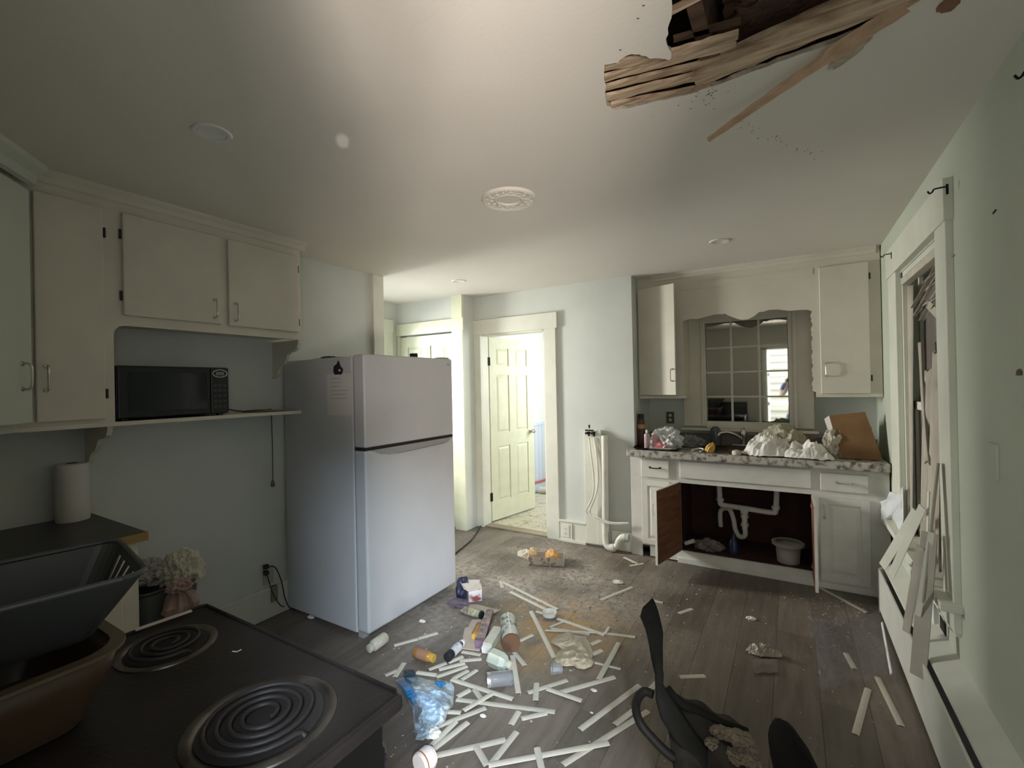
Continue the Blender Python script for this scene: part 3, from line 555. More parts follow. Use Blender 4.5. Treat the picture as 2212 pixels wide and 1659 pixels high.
def burner(cx, cy, r, nm):
    z = 0.905; t = B(); lathe(t, [(r*0.80, -0.003), (r*0.86, 0.004), (r*0.93, 0.006), (r, 0.003), (r*1.01, 0.0)], Matrix.Translation((cx, cy, z)), 48, cap=False); rg = part(st, 'drip_ring', t, RING, smooth=True)
    t = B(); lathe(t, [(0.0, -0.0005), (r*0.4, 0.0), (r*0.82, 0.0015)], Matrix.Translation((cx, cy, z+0.0008)), 40, cap=False); part(rg, 'drip_bowl', t, COIL, smooth=True)
    t = B(); pts = []
    turns = 4 if r > 0.11 else 3
    for k in range(turns*26+1):
        a = 2*PI*k/26; rr = r*0.16+(r*0.62)*k/(turns*26); pts.append(V(cx+rr*math.cos(a), cy+rr*math.sin(a), z+0.012))
    pts += [V(cx+r*0.80, cy+0.01, z+0.008), V(cx+r*0.86, cy+0.012, z+0.004)]
    tube(t, pts, 0.0042, 8, raw=True); cl_ = part(st, 'coil_element', t, COIL, smooth=True)
burner(-0.825, 0.470, 0.125, 'l'); burner(-1.255, 0.495, 0.098, 's'); burner(-0.825, 0.155, 0.098, 's'); 
# stick on the stove edge, shred of paper
t = B(); rbox(t, at(292, 1361, 2, 0.915), at(414, 1319, 2, 0.915), 0.012, 0.004, bev=0.001); obj('wooden_stick', t, mat('pale_stick', (0.55, 0.48, 0.42), 0.6), label='thin pale stick lying on the left edge of the stove', cat='stick')
t = B(); c0 = at(512, 1408, 2, 0.907); rbox(t, c0-V(0.012, 0.004, 0), c0, 0.003, 0.001); rbox(t, c0, c0+V(-0.001, 0.010, 0), 0.003, 0.001); obj('wire_bit', t, PAPER, label='tiny bent pale wire bit on the stove between the burners', cat='wire')
# ------------------------------------------------------------------ tub and laundry basket on the stove
def rrect(x0, x1, y0, y1, r, z, n=5):
    out = []
    for cx, cy, a0 in ((x1-r, y1-r, 0), (x0+r, y1-r, PI/2), (x0+r, y0+r, PI), (x1-r, y0+r, 1.5*PI)):
        for k in range(n+1): a = a0+PI/2*k/n; out.append(V(cx+r*math.cos(a), cy+r*math.sin(a), z))
    return out
def shell(bm, rings, cap=True):
    t = B(); R = [[t.verts.new(p) for p in r] for r in rings]; n = len(R[0])
    for a, c in zip(R, R[1:]):
        for i in range(n): t.faces.new((a[i], a[(i+1) % n], c[(i+1) % n], c[i]))
    if cap: t.faces.new(R[0])
    return join(bm, t)
tb = thing('storage_tub', (-1.2, 0.16, 0.912), 'brownish translucent plastic tub on the stove under the laundry basket', 'tub')
t = B(); shell(t, [rrect(-1.37, -1.085, 0.00, 0.31, 0.05, 0.914), rrect(-1.40, -1.06, -0.01, 0.345, 0.06, 0.99), rrect(-1.405, -1.05, -0.01, 0.355, 0.065, 1.035)]); part(tb, 'tub_body', t, mat('amber_plastic', (0.060, 0.038, 0.022), 0.35), smooth=True, solid=0.003)
t = B(); shell(t, [rrect(-1.405, -1.05, -0.01, 0.355, 0.065, 1.030), rrect(-1.415, -1.04, -0.018, 0.365, 0.07, 1.034), rrect(-1.415, -1.04, -0.018, 0.365, 0.07, 1.040), rrect(-1.395, -1.06, 0.0, 0.345, 0.06, 1.041)], cap=False); part(tb, 'rim', t, mat('amber_rim', (0.10, 0.075, 0.045), 0.35), smooth=True)
lb = thing('laundry_basket', (-1.15, 0.16, 1.042), 'slate blue plastic laundry basket perched on the tub over the stove', 'basket')
BSK = mat('slate_plastic', (0.052, 0.055, 0.053), 0.45, var=0.15)
def br(z):
    f = (z-1.045)/0.145; return (-1.265-0.035*f, -1.145+0.145*f, 0.02-0.05*f, 0.330+0.06*f)
t = B(); rs = []
for z in (1.045, 1.09, 1.115, 1.165, 1.18):
    x0, x1, y0, y1 = br(z); rs.append(rrect(x0, x1, y0, y1, 0.035, z, 5))
T2 = B(); R = [[T2.verts.new(p) for p in r] for r in rs]; n = len(R[0])
def pt_on(ring, s): return ring[int(s) % n].lerp(ring[(int(s)+1) % n], s-int(s))
for k, (a, c) in enumerate(zip(R, R[1:])):
    for i in range(n):
        if k == 2 and i == 5: # the far short side gets handle slots: 4 open slots between bars
            P = [a[i].co, a[(i+1) % n].co, c[(i+1) % n].co, c[i].co]; m_ = 9
            for q in range(m_):
                if q % 2 == 0:
                    u0, u1 = q/m_, (q+1)/m_
                    vs = [T2.verts.new(P[0].lerp(P[1], u0)), T2.verts.new(P[0].lerp(P[1], u1)), T2.verts.new(P[3].lerp(P[2], u1)), T2.verts.new(P[3].lerp(P[2], u0))]; T2.faces.new(vs)
            continue
        T2.faces.new((a[i], a[(i+1) % n], c[(i+1) % n], c[i]))
T2.faces.new(R[0]); join(t, T2, Matrix.Translation((-1.15, 0.2, 0)) @ Matrix.Rotation(math.radians(-10), 4, 'Z') @ Matrix.Translation((1.15, -0.2, 0))); part(lb, 'basket_body', t, BSK, solid=0.003)
x0, x1, y0, y1 = br(1.18)
RB = Matrix.Translation((-1.15, 0.2, 0)) @ Matrix.Rotation(math.radians(-10), 4, 'Z') @ Matrix.Translation((1.15, -0.2, 0))
t = B(); tube(t, rrect(x0, x1, y0, y1, 0.035, 1.182, 5)+[rrect(x0, x1, y0, y1, 0.035, 1.182, 5)[0]], 0.005, 8, raw=True); bmesh.ops.transform(t, matrix=RB, verts=t.verts[:]); part(lb, 'rim', t, BSK, smooth=True)
# ------------------------------------------------------------------ trash bin with bags
tc = thing('trash_bin', (-2.30, 1.02, 0), 'dark grey waste bin between stove and left wall, overflowing with bags', 'bin')
def binr(z): f = z/0.62; return (-2.40-0.04*f-0.29, -2.50+0.04*f, 0.89-0.02*f, 1.08+0.03*f)
t = B(); shell(t, [rrect(*binr(z), 0.04, z, 4) for z in (0.0, 0.3, 0.60)]); part(tc, 'bin_body', t, GREY, smooth=True, solid=0.004)
x0, x1, y0, y1 = binr(0.60); t = B(); rr_ = rrect(x0, x1, y0, y1, 0.04, 0.60, 4); tube(t, rr_+[rr_[0]], 0.007, 8, raw=True); part(tc, 'rim', t, GREY, smooth=True)
t = B(); crumple(t, (-2.55, 1.07, 0.585), (0.095, 0.09, 0.105), 21, 0.42, 5, fr=1.7); obj('trash_bag', t, mat('pale_bag', (0.56, 0.55, 0.43), 0.5, var=0.25, vs=10), label='yellowish white crumpled bag heaped on top of the waste bin', cat='bag')
pb = thing('trash_bag', (-2.40, 0.92, 0.50), 'small tied pink plastic bag hanging over the rim of the waste bin', 'bag')
PINK = mat('pink_film', (0.40, 0.28, 0.25), 0.45, var=0.25, vs=10)
t = B(); lathe(t, [(0.0, 0.0), (0.03, 0.005), (0.062, 0.04), (0.066, 0.07), (0.045, 0.105), (0.016, 0.13), (0.02, 0.145)], Matrix.Translation((-2.38, 0.99, 0.475)), 34, cap=False)
for v in t.verts:
    a_ = math.atan2(v.co.y-0.99, v.co.x+2.38); v.co += V(math.cos(a_), math.sin(a_), 0)*0.016*noise.noise(V(a_*2.2, v.co.z*14, 3))*2+V(0.006*math.sin(a_*9), 0.006*math.cos(a_*7), 0)
part(pb, 'bag_body', t, PINK)
t = B(); crumple(t, (-2.385, 0.99, 0.605), (0.05, 0.045, 0.035), 13, 0.6, 4, fr=2); part(pb, 'knot', t, PINK)
t = B(); crumple(t, (-2.67, 0.99, 0.59), (0.09, 0.07, 0.075), 27, 0.42, 5, fr=1.6)
obj('paper_wad', t, mat('grey_white_paper', (0.44, 0.42, 0.39), 0.7), label='greyish white paper wad stuffed in the waste bin left of the yellowish bag', cat='paper')
# ------------------------------------------------------------------ pipes on the back wall
pw = thing('pipe_chase', (-1.53, 4.0, 0.02), 'tall white wooden pipe chase board on the wall left of the sink', 'board')
part(pw, 'backboard', bx(-1.655, -1.50, 4.000, 4.028, 0.02, 1.065, bev=0.003), TRIM)
part(pw, 'channel', bx(-1.535, -1.485, 3.985, 4.028, 0.03, 1.075, bev=0.003), TRIM)
dp = thing('drain_pipe', (-1.44, 3.97, 0.03), 'white plastic washer drain standpipe with u-bend at the floor', 'pipe')
t = B(); cyl(t, (-1.455, 3.975, 0.16), (-1.445, 3.975, 1.03), 0.030, None, 24); part(dp, 'standpipe', t, PVC, smooth=True)
t = B(); tube(t, [(-1.457, 3.975, 0.18), (-1.457, 3.97, 0.10), (-1.44, 3.955, 0.045), (-1.39, 3.945, 0.032), (-1.345, 3.945, 0.06), (-1.325, 3.95, 0.11), (-1.29, 3.955, 0.145), (-1.24, 3.955, 0.14)], 0.027, 14); part(dp, 'trap', t, PVC, smooth=True)
for p, q in (((-1.40, 3.944, 0.033), (-1.365, 3.944, 0.042)), ((-1.30, 3.953, 0.135), (-1.265, 3.955, 0.145))): t = B(); cyl(t, p, q, 0.034, None, 20); part(dp, 'coupling', t, PVC, smooth=True)
t = B(); cyl(t, (-1.270, 3.955, 0.142), (-1.235, 3.955, 0.142), 0.036, None, 20); part(dp, 'rubber_sleeve', t, mat('sleeve_grey', (0.42, 0.41, 0.38), 0.6))
ho = thing('supply_hose', (-1.6, 3.97, 0.1), 'pair of white flexible supply hoses sagging from wall valves to the sink base', 'hose')
for k, (dx, dz) in enumerate(((0, 0), (0.045, 0.0))):
    P = [at(1272+k*11, 945, 1, 3.975), at(1277+k*12, 985, 1, 3.955), at(1283+k*9, 1040, 1, 3.95), at(1279+k*6, 1075, 1, 3.945), at(1266+k*8, 1106, 1, 3.945), at(1290, 1118+k*4, 1, 3.94), at(1320, 1129+k*2, 1, 3.94), at(1358, 1130, 1, 3.95)]
    t = B(); tube(t, P, 0.008, 8); part(ho, 'hose', t, PVC, smooth=True)
    c0 = at(1272+k*11, 935, 1, 3.985); t = B(); cyl(t, c0+V(0, 0, -0.03), c0+V(0, 0, 0.01), 0.010, None, 12); cyl(t, c0+V(0, 0.01, 0.0), c0+V(-0.01, -0.045, 0.0), 0.012, None, 12); part(ho, 'valve', t, IRON)
c0 = at(1273, 925, 1, 3.975); t = B(); cyl(t, c0, c0+V(0, 0, 0.03), 0.006, 0.009, 10); rbox(t, c0+V(-0.04, 0, -0.02), c0+V(0.04, 0, -0.02), 0.012, 0.012); part(ho, 'valve', t, IRON)
# duplex outlets
def outlet(name, c, n, label, plate=PAPER, wd=0.07, ht=0.11):
    o = thing(name, c, label, 'outlet'); c = Vector(c); s = V(-n.y, n.x, 0); t = B()
    t2 = B(); box(t2, -wd/2, wd/2, -0.003, 0.003, -ht/2, ht/2, 0.002); M = Matrix(((s.x, n.x, 0, c.x), (s.y, n.y, 0, c.y), (0, 0, 1, c.z), (0, 0, 0, 1))); join(t, t2, M); part(o, 'cover_plate', t, plate)
    for z in (-0.022, 0.022):
        t = B(); cyl(t, c+V(0, 0, z)+n*0.002, c+V(0, 0, z)+n*0.005, 0.015, 0.014, 16); r = part(o, 'receptacle', t, TRIM)
        t = B()
        for e in (-0.005, 0.005): rbox(t, c+V(0, 0, z-0.004)+s*e+n*0.0055, c+V(0, 0, z+0.005)+s*e+n*0.0055, 0.002, 0.001)
        part(r, 'slot', t, IRON)
    return o
outlet('wall_outlet', (-1.865, 4.004, 0.10), V(0, -1, 0), 'white duplex outlet in the baseboard right of the bathroom doorway', PAPER, 0.075, 0.12)
outlet('wall_outlet', at(1448, 902, 1, 4.545), V(0, -1, 0), 'dark outlet under the left wall cabinet above the sink counter', mat('outlet_dark', (0.10, 0.08, 0.06), 0.6), 0.07, 0.11)
t = bx(-1.795, -1.79, 4.0, 4.006, 0.03, 0.17); struct('trim_8', t, mat('crack_grey', (0.2, 0.19, 0.15), 0.8))
# power cord across the hall floor
t = B(); tube(t, [at(1042, 1118, 2, 0.02), at(1040, 1132, 2, 0.006), at(1030, 1150, 2, 0.006), at(1018, 1166, 2, 0.006), at(1000, 1182, 2, 0.006), at(985, 1194, 2, 0.006), at(960, 1215, 2, 0.006)], 0.007, 8); obj('power_cord', t, BLACKP, smooth=True, label='black power cord running over the floor behind the refrigerator', cat='cord')
t = B(); tube(t, [(-3.045, 6.9, 0.20), (-3.04, 6.3, 0.17), (-3.03, 5.9, 0.14), (-3.04, 5.5, 0.16)], 0.012, 8); obj('red_cord', t, mat('red_hose', (0.55, 0.10, 0.06), 0.5), smooth=True, label='red cord running along the bathroom wainscot', cat='cord')
t = B(); c0 = at(1172, 1066, 2, 0.0); cyl(t, c0+V(-0.04, 0, 0.045), c0+V(0.07, 0.02, 0.045), 0.045, 0.042, 18); obj('paper_roll', t, PAPER, smooth=True, label='white toilet roll lying on the bathroom floor', cat='roll')
# ------------------------------------------------------------------ sink wall: base cabinet
YF = 3.98
sb = thing('sink_cabinet', (-0.35, 4.2, 0), 'cream sink base cabinet with doors hanging open', 'cabinet')
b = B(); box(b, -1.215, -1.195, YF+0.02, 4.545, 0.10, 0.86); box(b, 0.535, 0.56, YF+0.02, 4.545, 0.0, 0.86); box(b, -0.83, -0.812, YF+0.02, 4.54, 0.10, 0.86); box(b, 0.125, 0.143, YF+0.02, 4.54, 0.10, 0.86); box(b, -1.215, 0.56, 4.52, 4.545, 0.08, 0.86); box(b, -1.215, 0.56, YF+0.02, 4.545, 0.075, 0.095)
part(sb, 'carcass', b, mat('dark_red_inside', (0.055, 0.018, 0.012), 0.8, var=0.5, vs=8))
b = B(); 
for q in ((-1.215, -0.80, 0.0, 0.0), ): pass
box(b, -1.218, -1.125, YF, YF+0.02, 0.0, 0.865); box(b, -1.125, -0.80, YF, YF+0.02, 0.10, 0.865); box(b, -0.80, 0.115, YF, YF+0.02, 0.662, 0.865); box(b, 0.115, 0.56, YF, YF+0.02, 0.05, 0.865); box(b, -0.83, 0.56, YF-0.004, YF+0.016, 0.0, 0.10); box(b, -1.06, -0.83, YF+0.0, YF+0.016, 0.012, 0.10); box(b, -0.83, 0.56, YF-0.018, YF, 0.0, 0.045, bev=0.004)
part(sb, 'face_frame', b, CABW)
dw = part(sb, 'drawer', bx(-1.118, -0.885, YF-0.020, YF, 0.69, 0.840, bev=0.005), CABW); handle(dw, (-1.0, YF-0.02, 0.775), 0.085, V(0, -1, 0), V(1, 0, 0), HINGE)
dw = part(sb, 'drawer', bx(0.168, 0.445, YF-0.020, YF, 0.700, 0.828, bev=0.005), CABW); handle(dw, (0.305, YF-0.02, 0.765), 0.085, V(0, -1, 0), V(1, 0, 0), CHROME)
part(sb, 'false_front', bx(-0.80, 0.115, YF-0.016, YF, 0.705, 0.845, bev=0.005), CABW)
def cab_door(x0, x1, z0, z1, bare=False):
    t = B(); w_ = x1-x0; fr_ = 0.05
    box(t, x0, x0+fr_, YF-0.02, YF, z0, z1, 0.003); box(t, x1-fr_, x1, YF-0.02, YF, z0, z1, 0.003); box(t, x0+fr_-0.002, x1-fr_+0.002, YF-0.02, YF, z0, z0+fr_, 0.003); box(t, x0+fr_-0.002, x1-fr_+0.002, YF-0.02, YF, z1-fr_, z1, 0.003); panel(t, x0+fr_-0.004, x1-fr_+0.004, z0+fr_-0.004, z1-fr_+0.004, YF-0.020, 1, 0.009); box(t, x0+fr_-0.002, x1-fr_+0.002, YF-0.008, YF, z0+fr_-0.002, z1-fr_+0.002)
    return t
dr = part(sb, 'door', cab_door(-1.118, -0.885, 0.115, 0.665), CABW); handle(dr, (-0.915, YF-0.02, 0.53), 0.09, V(0, -1, 0), V(0, 0, 1))
dr = part(sb, 'door', cab_door(0.160, 0.450, 0.060, 0.655), CABW); handle(dr, (0.190, YF-0.02, 0.55), 0.085, V(0, -1, 0), V(0, 0, 1))
# the two open doors of the sink bay (inside faces bare reddish plywood)
def open_door(hx, hy, ex, ey, z0, z1, lab):
    h = V(hx, hy, 0); e = V(ex, ey, 0); d = (e-h); n_ = V(-d.y, d.x, 0).normalized()
    t = B(); poly(t, [h+V(0, 0, z0), e+V(0, 0, z0), e+V(0, 0, z1), h+V(0, 0, z1)], n_*0.018*lab); o = part(sb, 'door', t, CABW)
    t = B(); g = d.normalized()*0.006; poly(t, [h+g+V(0, 0, z0+0.006), e-g+V(0, 0, z0+0.006), e-g+V(0, 0, z1-0.006), h+g+V(0, 0, z1-0.006)], -n_*0.0025*lab); part(o, 'inner_face', t, WOODR, label='bare red brown plywood inside face')
    for z in (z0+0.07, z1-0.07): t = B(); rbox(t, h+V(0, 0, z)-n_*0.003*lab, h+d.normalized()*0.05+V(0, 0, z)-n_*0.004*lab, 0.02, 0.008, roll=PI/2); part(o, 'hinge', t, CHROME)
    return o
e1 = at(1421, 1222, 2, 0.105); e2 = at(1762, 1288, 2, 0.06)
E1 = V(-0.795, YF-0.01, 0)+(V(e1.x, e1.y, 0)-V(-0.795, YF-0.01, 0)).normalized()*0.44; print('door ends', e1, e2, E1)
o = open_door(-0.795, YF-0.012, e1.x, e1.y, 0.105, 0.675, -1); 
dd = (V(e1.x, e1.y, 0)-V(-0.795, YF-0.012, 0)).normalized(); nn = V(dd.y, -dd.x, 0)
handle(o, V(e1.x, e1.y, 0.52)-dd*0.04-nn*-0.019, 0.09, nn, V(0, 0, 1))
o = open_door(0.112, YF-0.012, e2.x, e2.y, 0.085, 0.66, 1)
# countertop with sink cut-out
ctp = thing('countertop', (-0.33, 4.2, 0.865), 'speckled grey granite-look laminate worktop around the sink', 'worktop')
b = B(); z0, z1 = 0.866, 0.925
box(b, -1.225, -0.62, 3.90, 4.548, z0, z1, 0.008); box(b, 0.08, 0.556, 3.90, 4.548, z0, z1, 0.008); box(b, -0.63, 0.09, 3.90, 3.985, z0, z1, 0.008); box(b, -0.63, 0.09, 4.41, 4.548, z0, z1, 0.008)
part(ctp, 'slab', b, GRANITE)
part(ctp, 'backsplash', bx(-1.185, 0.565, 4.535, 4.549, 0.925, 1.02, bev=0.003), mat('splash_grey', (0.16, 0.145, 0.13), 0.5))
sk = thing('sink', (-0.27, 4.2, 0.926), 'grimy dark double-bowl sink set in the worktop', 'sink')
SS = mat('grimy_steel', (0.16, 0.13, 0.11), 0.42, 0.8, col2=(0.05, 0.035, 0.03), vs=9)
b = B()
for q in ((-0.65, 0.11, 3.965, 4.0), (-0.65, 0.11, 4.40, 4.44), (-0.65, -0.61, 4.0, 4.40), (0.07, 0.11, 4.0, 4.40), (-0.285, -0.255, 4.0, 4.40)): box(b, q[0], q[1], q[2], q[3], 0.926, 0.934, 0.002)
part(sk, 'rim', b, SS)
for x0, x1 in ((-0.61, -0.285), (-0.255, 0.07)):
    t = B(); shell(t, [rrect(x0+0.03, x1-0.03, 4.03, 4.37, 0.05, 0.76), rrect(x0+0.01, x1-0.01, 4.01, 4.39, 0.05, 0.79), rrect(x0, x1, 4.0, 4.40, 0.04, 0.930)]); part(sk, 'bowl', t, SS, smooth=True, solid=0.002)
# faucet
fc = thing('faucet', (-0.27, 4.43, 0.934), 'chrome kitchen faucet with low curved spout behind the sink', 'faucet')
f0 = at(1606, 958, 1, 4.40); 
t = B(); box(t, f0.x-0.09, f0.x+0.09, 4.405, 4.445, 0.934, 0.948, 0.005); part(fc, 'base_plate', t, CHROME, smooth=True)
t = B(); lathe(t, [(0.022, 0.948), (0.022, 1.02), (0.026, 1.03), (0.024, 1.06), (0.012, 1.08), (0, 1.082)], Matrix.Translation((f0.x, 4.425, 0)), 20); part(fc, 'valve_body', t, CHROME, smooth=True)
t = B(); tube(t, [(f0.x, 4.42, 0.98), (f0.x-0.04, 4.40, 1.02), (f0.x-0.11, 4.36, 1.055), (f0.x-0.17, 4.32, 1.052), (f0.x-0.185, 4.31, 1.03)], 0.011, 12); part(fc, 'spout', t, CHROME, smooth=True)
t = B(); tube(t, [(f0.x, 4.425, 1.075), (f0.x+0.01, 4.40, 1.095), (f0.x+0.02, 4.36, 1.10)], 0.007, 8); part(fc, 'lever', t, CHROME, smooth=True)
# sink plumbing under the worktop
sp = thing('drain_plumbing', (-0.27, 4.25, 0.3), 'white plastic double drain and trap under the sink', 'pipes')
def pp(px, py, Y=4.25): return at(px, py, 1, Y)
t = B(); A0, A1, A2, A3 = pp(1553, 1040), pp(1556, 1090), pp(1676, 1108), pp(1678, 1050)
tube(t, [A0, A0.lerp(A1, 0.5), A1+V(0, 0, 0.03), A1+V(0.02, 0, 0), A1.lerp(A2, 0.5), A2-V(0.03, 0, 0), A2+V(0, 0, 0.03), A3], 0.022, 12); part(sp, 'branch_pipe', t, PVC, smooth=True)
T0 = pp(1608, 1102); t = B(); tube(t, [T0, T0-V(0, 0, 0.07), T0-V(0, 0, 0.16)], 0.022, 12); tube(t, [T0-V(0, 0, 0.14), T0-V(0.0, -0.01, 0.21), T0-V(0.04, -0.03, 0.235), T0-V(0.075, -0.05, 0.19), T0-V(0.09, -0.06, 0.10), T0-V(0.12, -0.08, 0.03), T0-V(0.17, -0.10, 0.03), T0-V(0.20, -0.12, 0.08), T0-V(0.20, -0.14, 0.20)], 0.020, 12); part(sp, 'trap', t, PVC, smooth=True)
for c0 in (A1+V(0, 0, 0.045), A2+V(0, 0, 0.045), T0-V(0, 0, 0.05), T0-V(0, 0, 0.12)): t = B(); cyl(t, c0-V(0, 0, 0.012), c0+V(0, 0, 0.012), 0.030, None, 12); part(sp, 'slip_nut', t, PVC)
t = B(); cyl(t, T0-V(0.028, 0, 0), T0+V(0.028, 0, 0), 0.030, None, 14); part(sp, 'slip_nut', t, PVC)
bk = thing('bucket', (0.0, 4.15, 0.095), 'white plastic tub with wide rim inside the open sink cabinet', 'bucket')
k0 = at(1703, 1212, 2, 0.10); t = B(); lathe(t, [(0.0, 0.0), (0.075, 0.0), (0.085, 0.13)], Matrix.Translation((k0.x, 4.13, 0.096)), 28, cap=False); part(bk, 'bucket_body', t, mat('dimmed_bucket', (0.36, 0.33, 0.28), 0.5), smooth=True, solid=0.002)  # white plastic toned down to paint in the shade under the sink
t = B(); lathe(t, [(0.083, 0.128), (0.110, 0.130), (0.112, 0.150), (0.095, 0.156), (0.083, 0.15)], Matrix.Translation((k0.x, 4.13, 0.096)), 28, cap=False); part(bk, 'rim', t, mat('dimmed_bucket', (0, 0, 0)), smooth=True)
t = B(); crumple(t, at(1530, 1178, 1, 4.15)-V(0, 0, 0.05), (0.12, 0.09, 0.075), 33, 0.5, 4); obj('plastic_bag', t, mat('grey_film', (0.22, 0.20, 0.19), 0.35, var=0.3), label='grey plastic bag lying inside the open sink cabinet at left', cat='bag')
t = B(); cyl(t, at(1480, 1174, 1, 4.08), at(1500, 1168, 1, 4.08), 0.018, None, 12); obj('pipe_offcut', t, PVC, smooth=True, label='short white pipe stub just inside the sink cabinet at left', cat='pipe')
t = B(); lathe(t, [(0, 0), (0.04, 0), (0.04, 0.10), (0.015, 0.13), (0.015, 0.16), (0, 0.16)], Matrix.Translation((at(1585, 1190, 1, 4.1).x, 4.12, 0.096)), 16); obj('bottle', t, mat('deep_blue', (0.01, 0.02, 0.05), 0.3), smooth=True, label='dark blue bottle standing under the sink drain', cat='bottle')
# ------------------------------------------------------------------ sink wall: wall cabinets with scalloped frame
YU = 4.20
uc = thing('wall_cabinet', (-0.31, 4.35, 1.36), 'cream wall cabinets with scalloped valance framing the mirror above the sink', 'cabinet')
b = B(); box(b, -1.185, -0.80, YU+0.02, 4.548, 1.37, H); box(b, 0.185, 0.565, YU+0.02, 4.548, 1.37, H); box(b, -0.80, 0.185, YU+0.02, 4.548, 2.36, H); part(uc, 'carcass', b, CAB)
sc = [(c.x, c.z) for c in (at(a_, b_, 1, YU) for a_, b_ in [(1474, 692), (1490, 689), (1508, 689), (1525, 684), (1545, 679), (1561, 679), (1566, 677), (1572, 681), (1588, 687), (1602, 691), (1615, 690), (1630, 682), (1641, 673), (1646, 674), (1660, 669), (1680, 668), (1705, 671), (1732, 669)])]
edge = []; z = 2.02
while z > 1.42:
    edge += [(0.150, z), (0.138, z-0.03), (0.146, z-0.06), (0.140, z-0.075), (0.150, z-0.09)]; z -= 0.105
pts = [(-1.188, 1.362), (-0.795, 1.362), (-0.795, 2.03)] + [(x, z) for x, z in sc if -0.79 < x < 0.13] + [(0.125, 2.035)] + edge + [(0.165, 1.40), (0.165, 1.362), (0.565, 1.362), (0.565, H), (-1.188, H)]
b = B(); poly(b, [V(x, YU, z) for x, z in pts], (0, 0.02, 0)); part(uc, 'face_frame', b, CAB)
part(uc, 'valance_board', bx(-0.812, 0.158, YU-0.004, YU, 2.30, 2.352), CAB)
b = B(); poly(b, [V(-1.06, YU, H), V(-1.06, YU, H-0.05), V(-1.06, YU-0.012, H-0.045), V(-1.06, YU-0.016, H-0.025), V(-1.06, YU-0.034, H-0.012), V(-1.06, YU-0.036, H)], (1.60, 0, 0)); part(uc, 'crown_moulding', b, CAB)
part(uc, 'bottom_rail', bx(-1.185, -0.775, YU-0.012, YU+0.02, 1.355, 1.378, bev=0.002), CAB)
b = B(); hx = V(-1.168, YU-0.004, 0); ang = math.radians(-16); dv = V(math.cos(ang), math.sin(ang), 0); nv = V(dv.y, -dv.x, 0)
ex = hx+dv*0.345; poly(b, [hx+V(0, 0, 1.39), ex+V(0, 0, 1.39), ex+V(0, 0, 2.345), hx+V(0, 0, 2.345)], nv*0.02); dr = part(uc, 'door', b, CAB, label='cabinet door standing ajar')
handle(dr, ex-dv*0.03+nv*0.02+V(0, 0, 1.56), 0.10, nv, V(0, 0, 1)); hinges(dr, [hx+V(0, -0.003, 2.18), hx+V(0, -0.003, 1.52)], V(0, -1, 0))
dr = part(uc, 'door', bx(0.197, 0.497, YU-0.02, YU, 1.388, 2.345, bev=0.005), CAB); handle(dr, (0.228, YU-0.02, 1.57), 0.10, V(0, -1, 0)); hinges(dr, [(0.503, YU-0.003, 2.24), (0.503, YU-0.003, 1.50)], V(0, -1, 0))
# ------------------------------------------------------------------ the mirrored window above the sink
w2 = thing('window_2', (-0.33, 4.55, 1.06), None, None, kind='structure')
b = B(); box(b, -0.86, -0.665, 4.518, 4.55, 1.09, 2.22, 0.002); box(b, -0.015, 0.162, 4.518, 4.55, 1.09, 2.22, 0.002); box(b, -0.665, -0.015, 4.518, 4.55, 2.03, 2.22, 0.002); box(b, -0.665, -0.015, 4.525, 4.55, 1.07, 1.135, 0.002); box(b, 0.020, 0.045, 4.505, 4.52, 1.09, 2.10, 0.002); box(b, -0.70, -0.68, 4.508, 4.52, 1.09, 2.1, 0.002)
part(w2, 'window_casing', b, CAB)
b = bx(-0.88, 0.19, 4.47, 4.55, 1.052, 1.075, bev=0.003); part(w2, 'window_sill', b, CAB)
cols = [-0.668, -0.452, -0.232, -0.012]; rows = [1.135, 1.358, 1.578, 1.800, 2.030]
for i in range(3):
    for j in range(4):
        t = bx(cols[i]+0.007, cols[i+1]-0.007, 4.560, 4.564, rows[j]+0.006, rows[j+1]-0.006); part(w2, 'pane', t, MIRROR)
t = B()
for x in cols[1:3]: box(t, x-0.008, x+0.008, 4.545, 4.566, 1.13, 2.035)
for z in rows[1:4]: box(t, -0.67, -0.01, 4.546, 4.566, z-0.007, z+0.007)
part(w2, 'muntin', t, CAB)
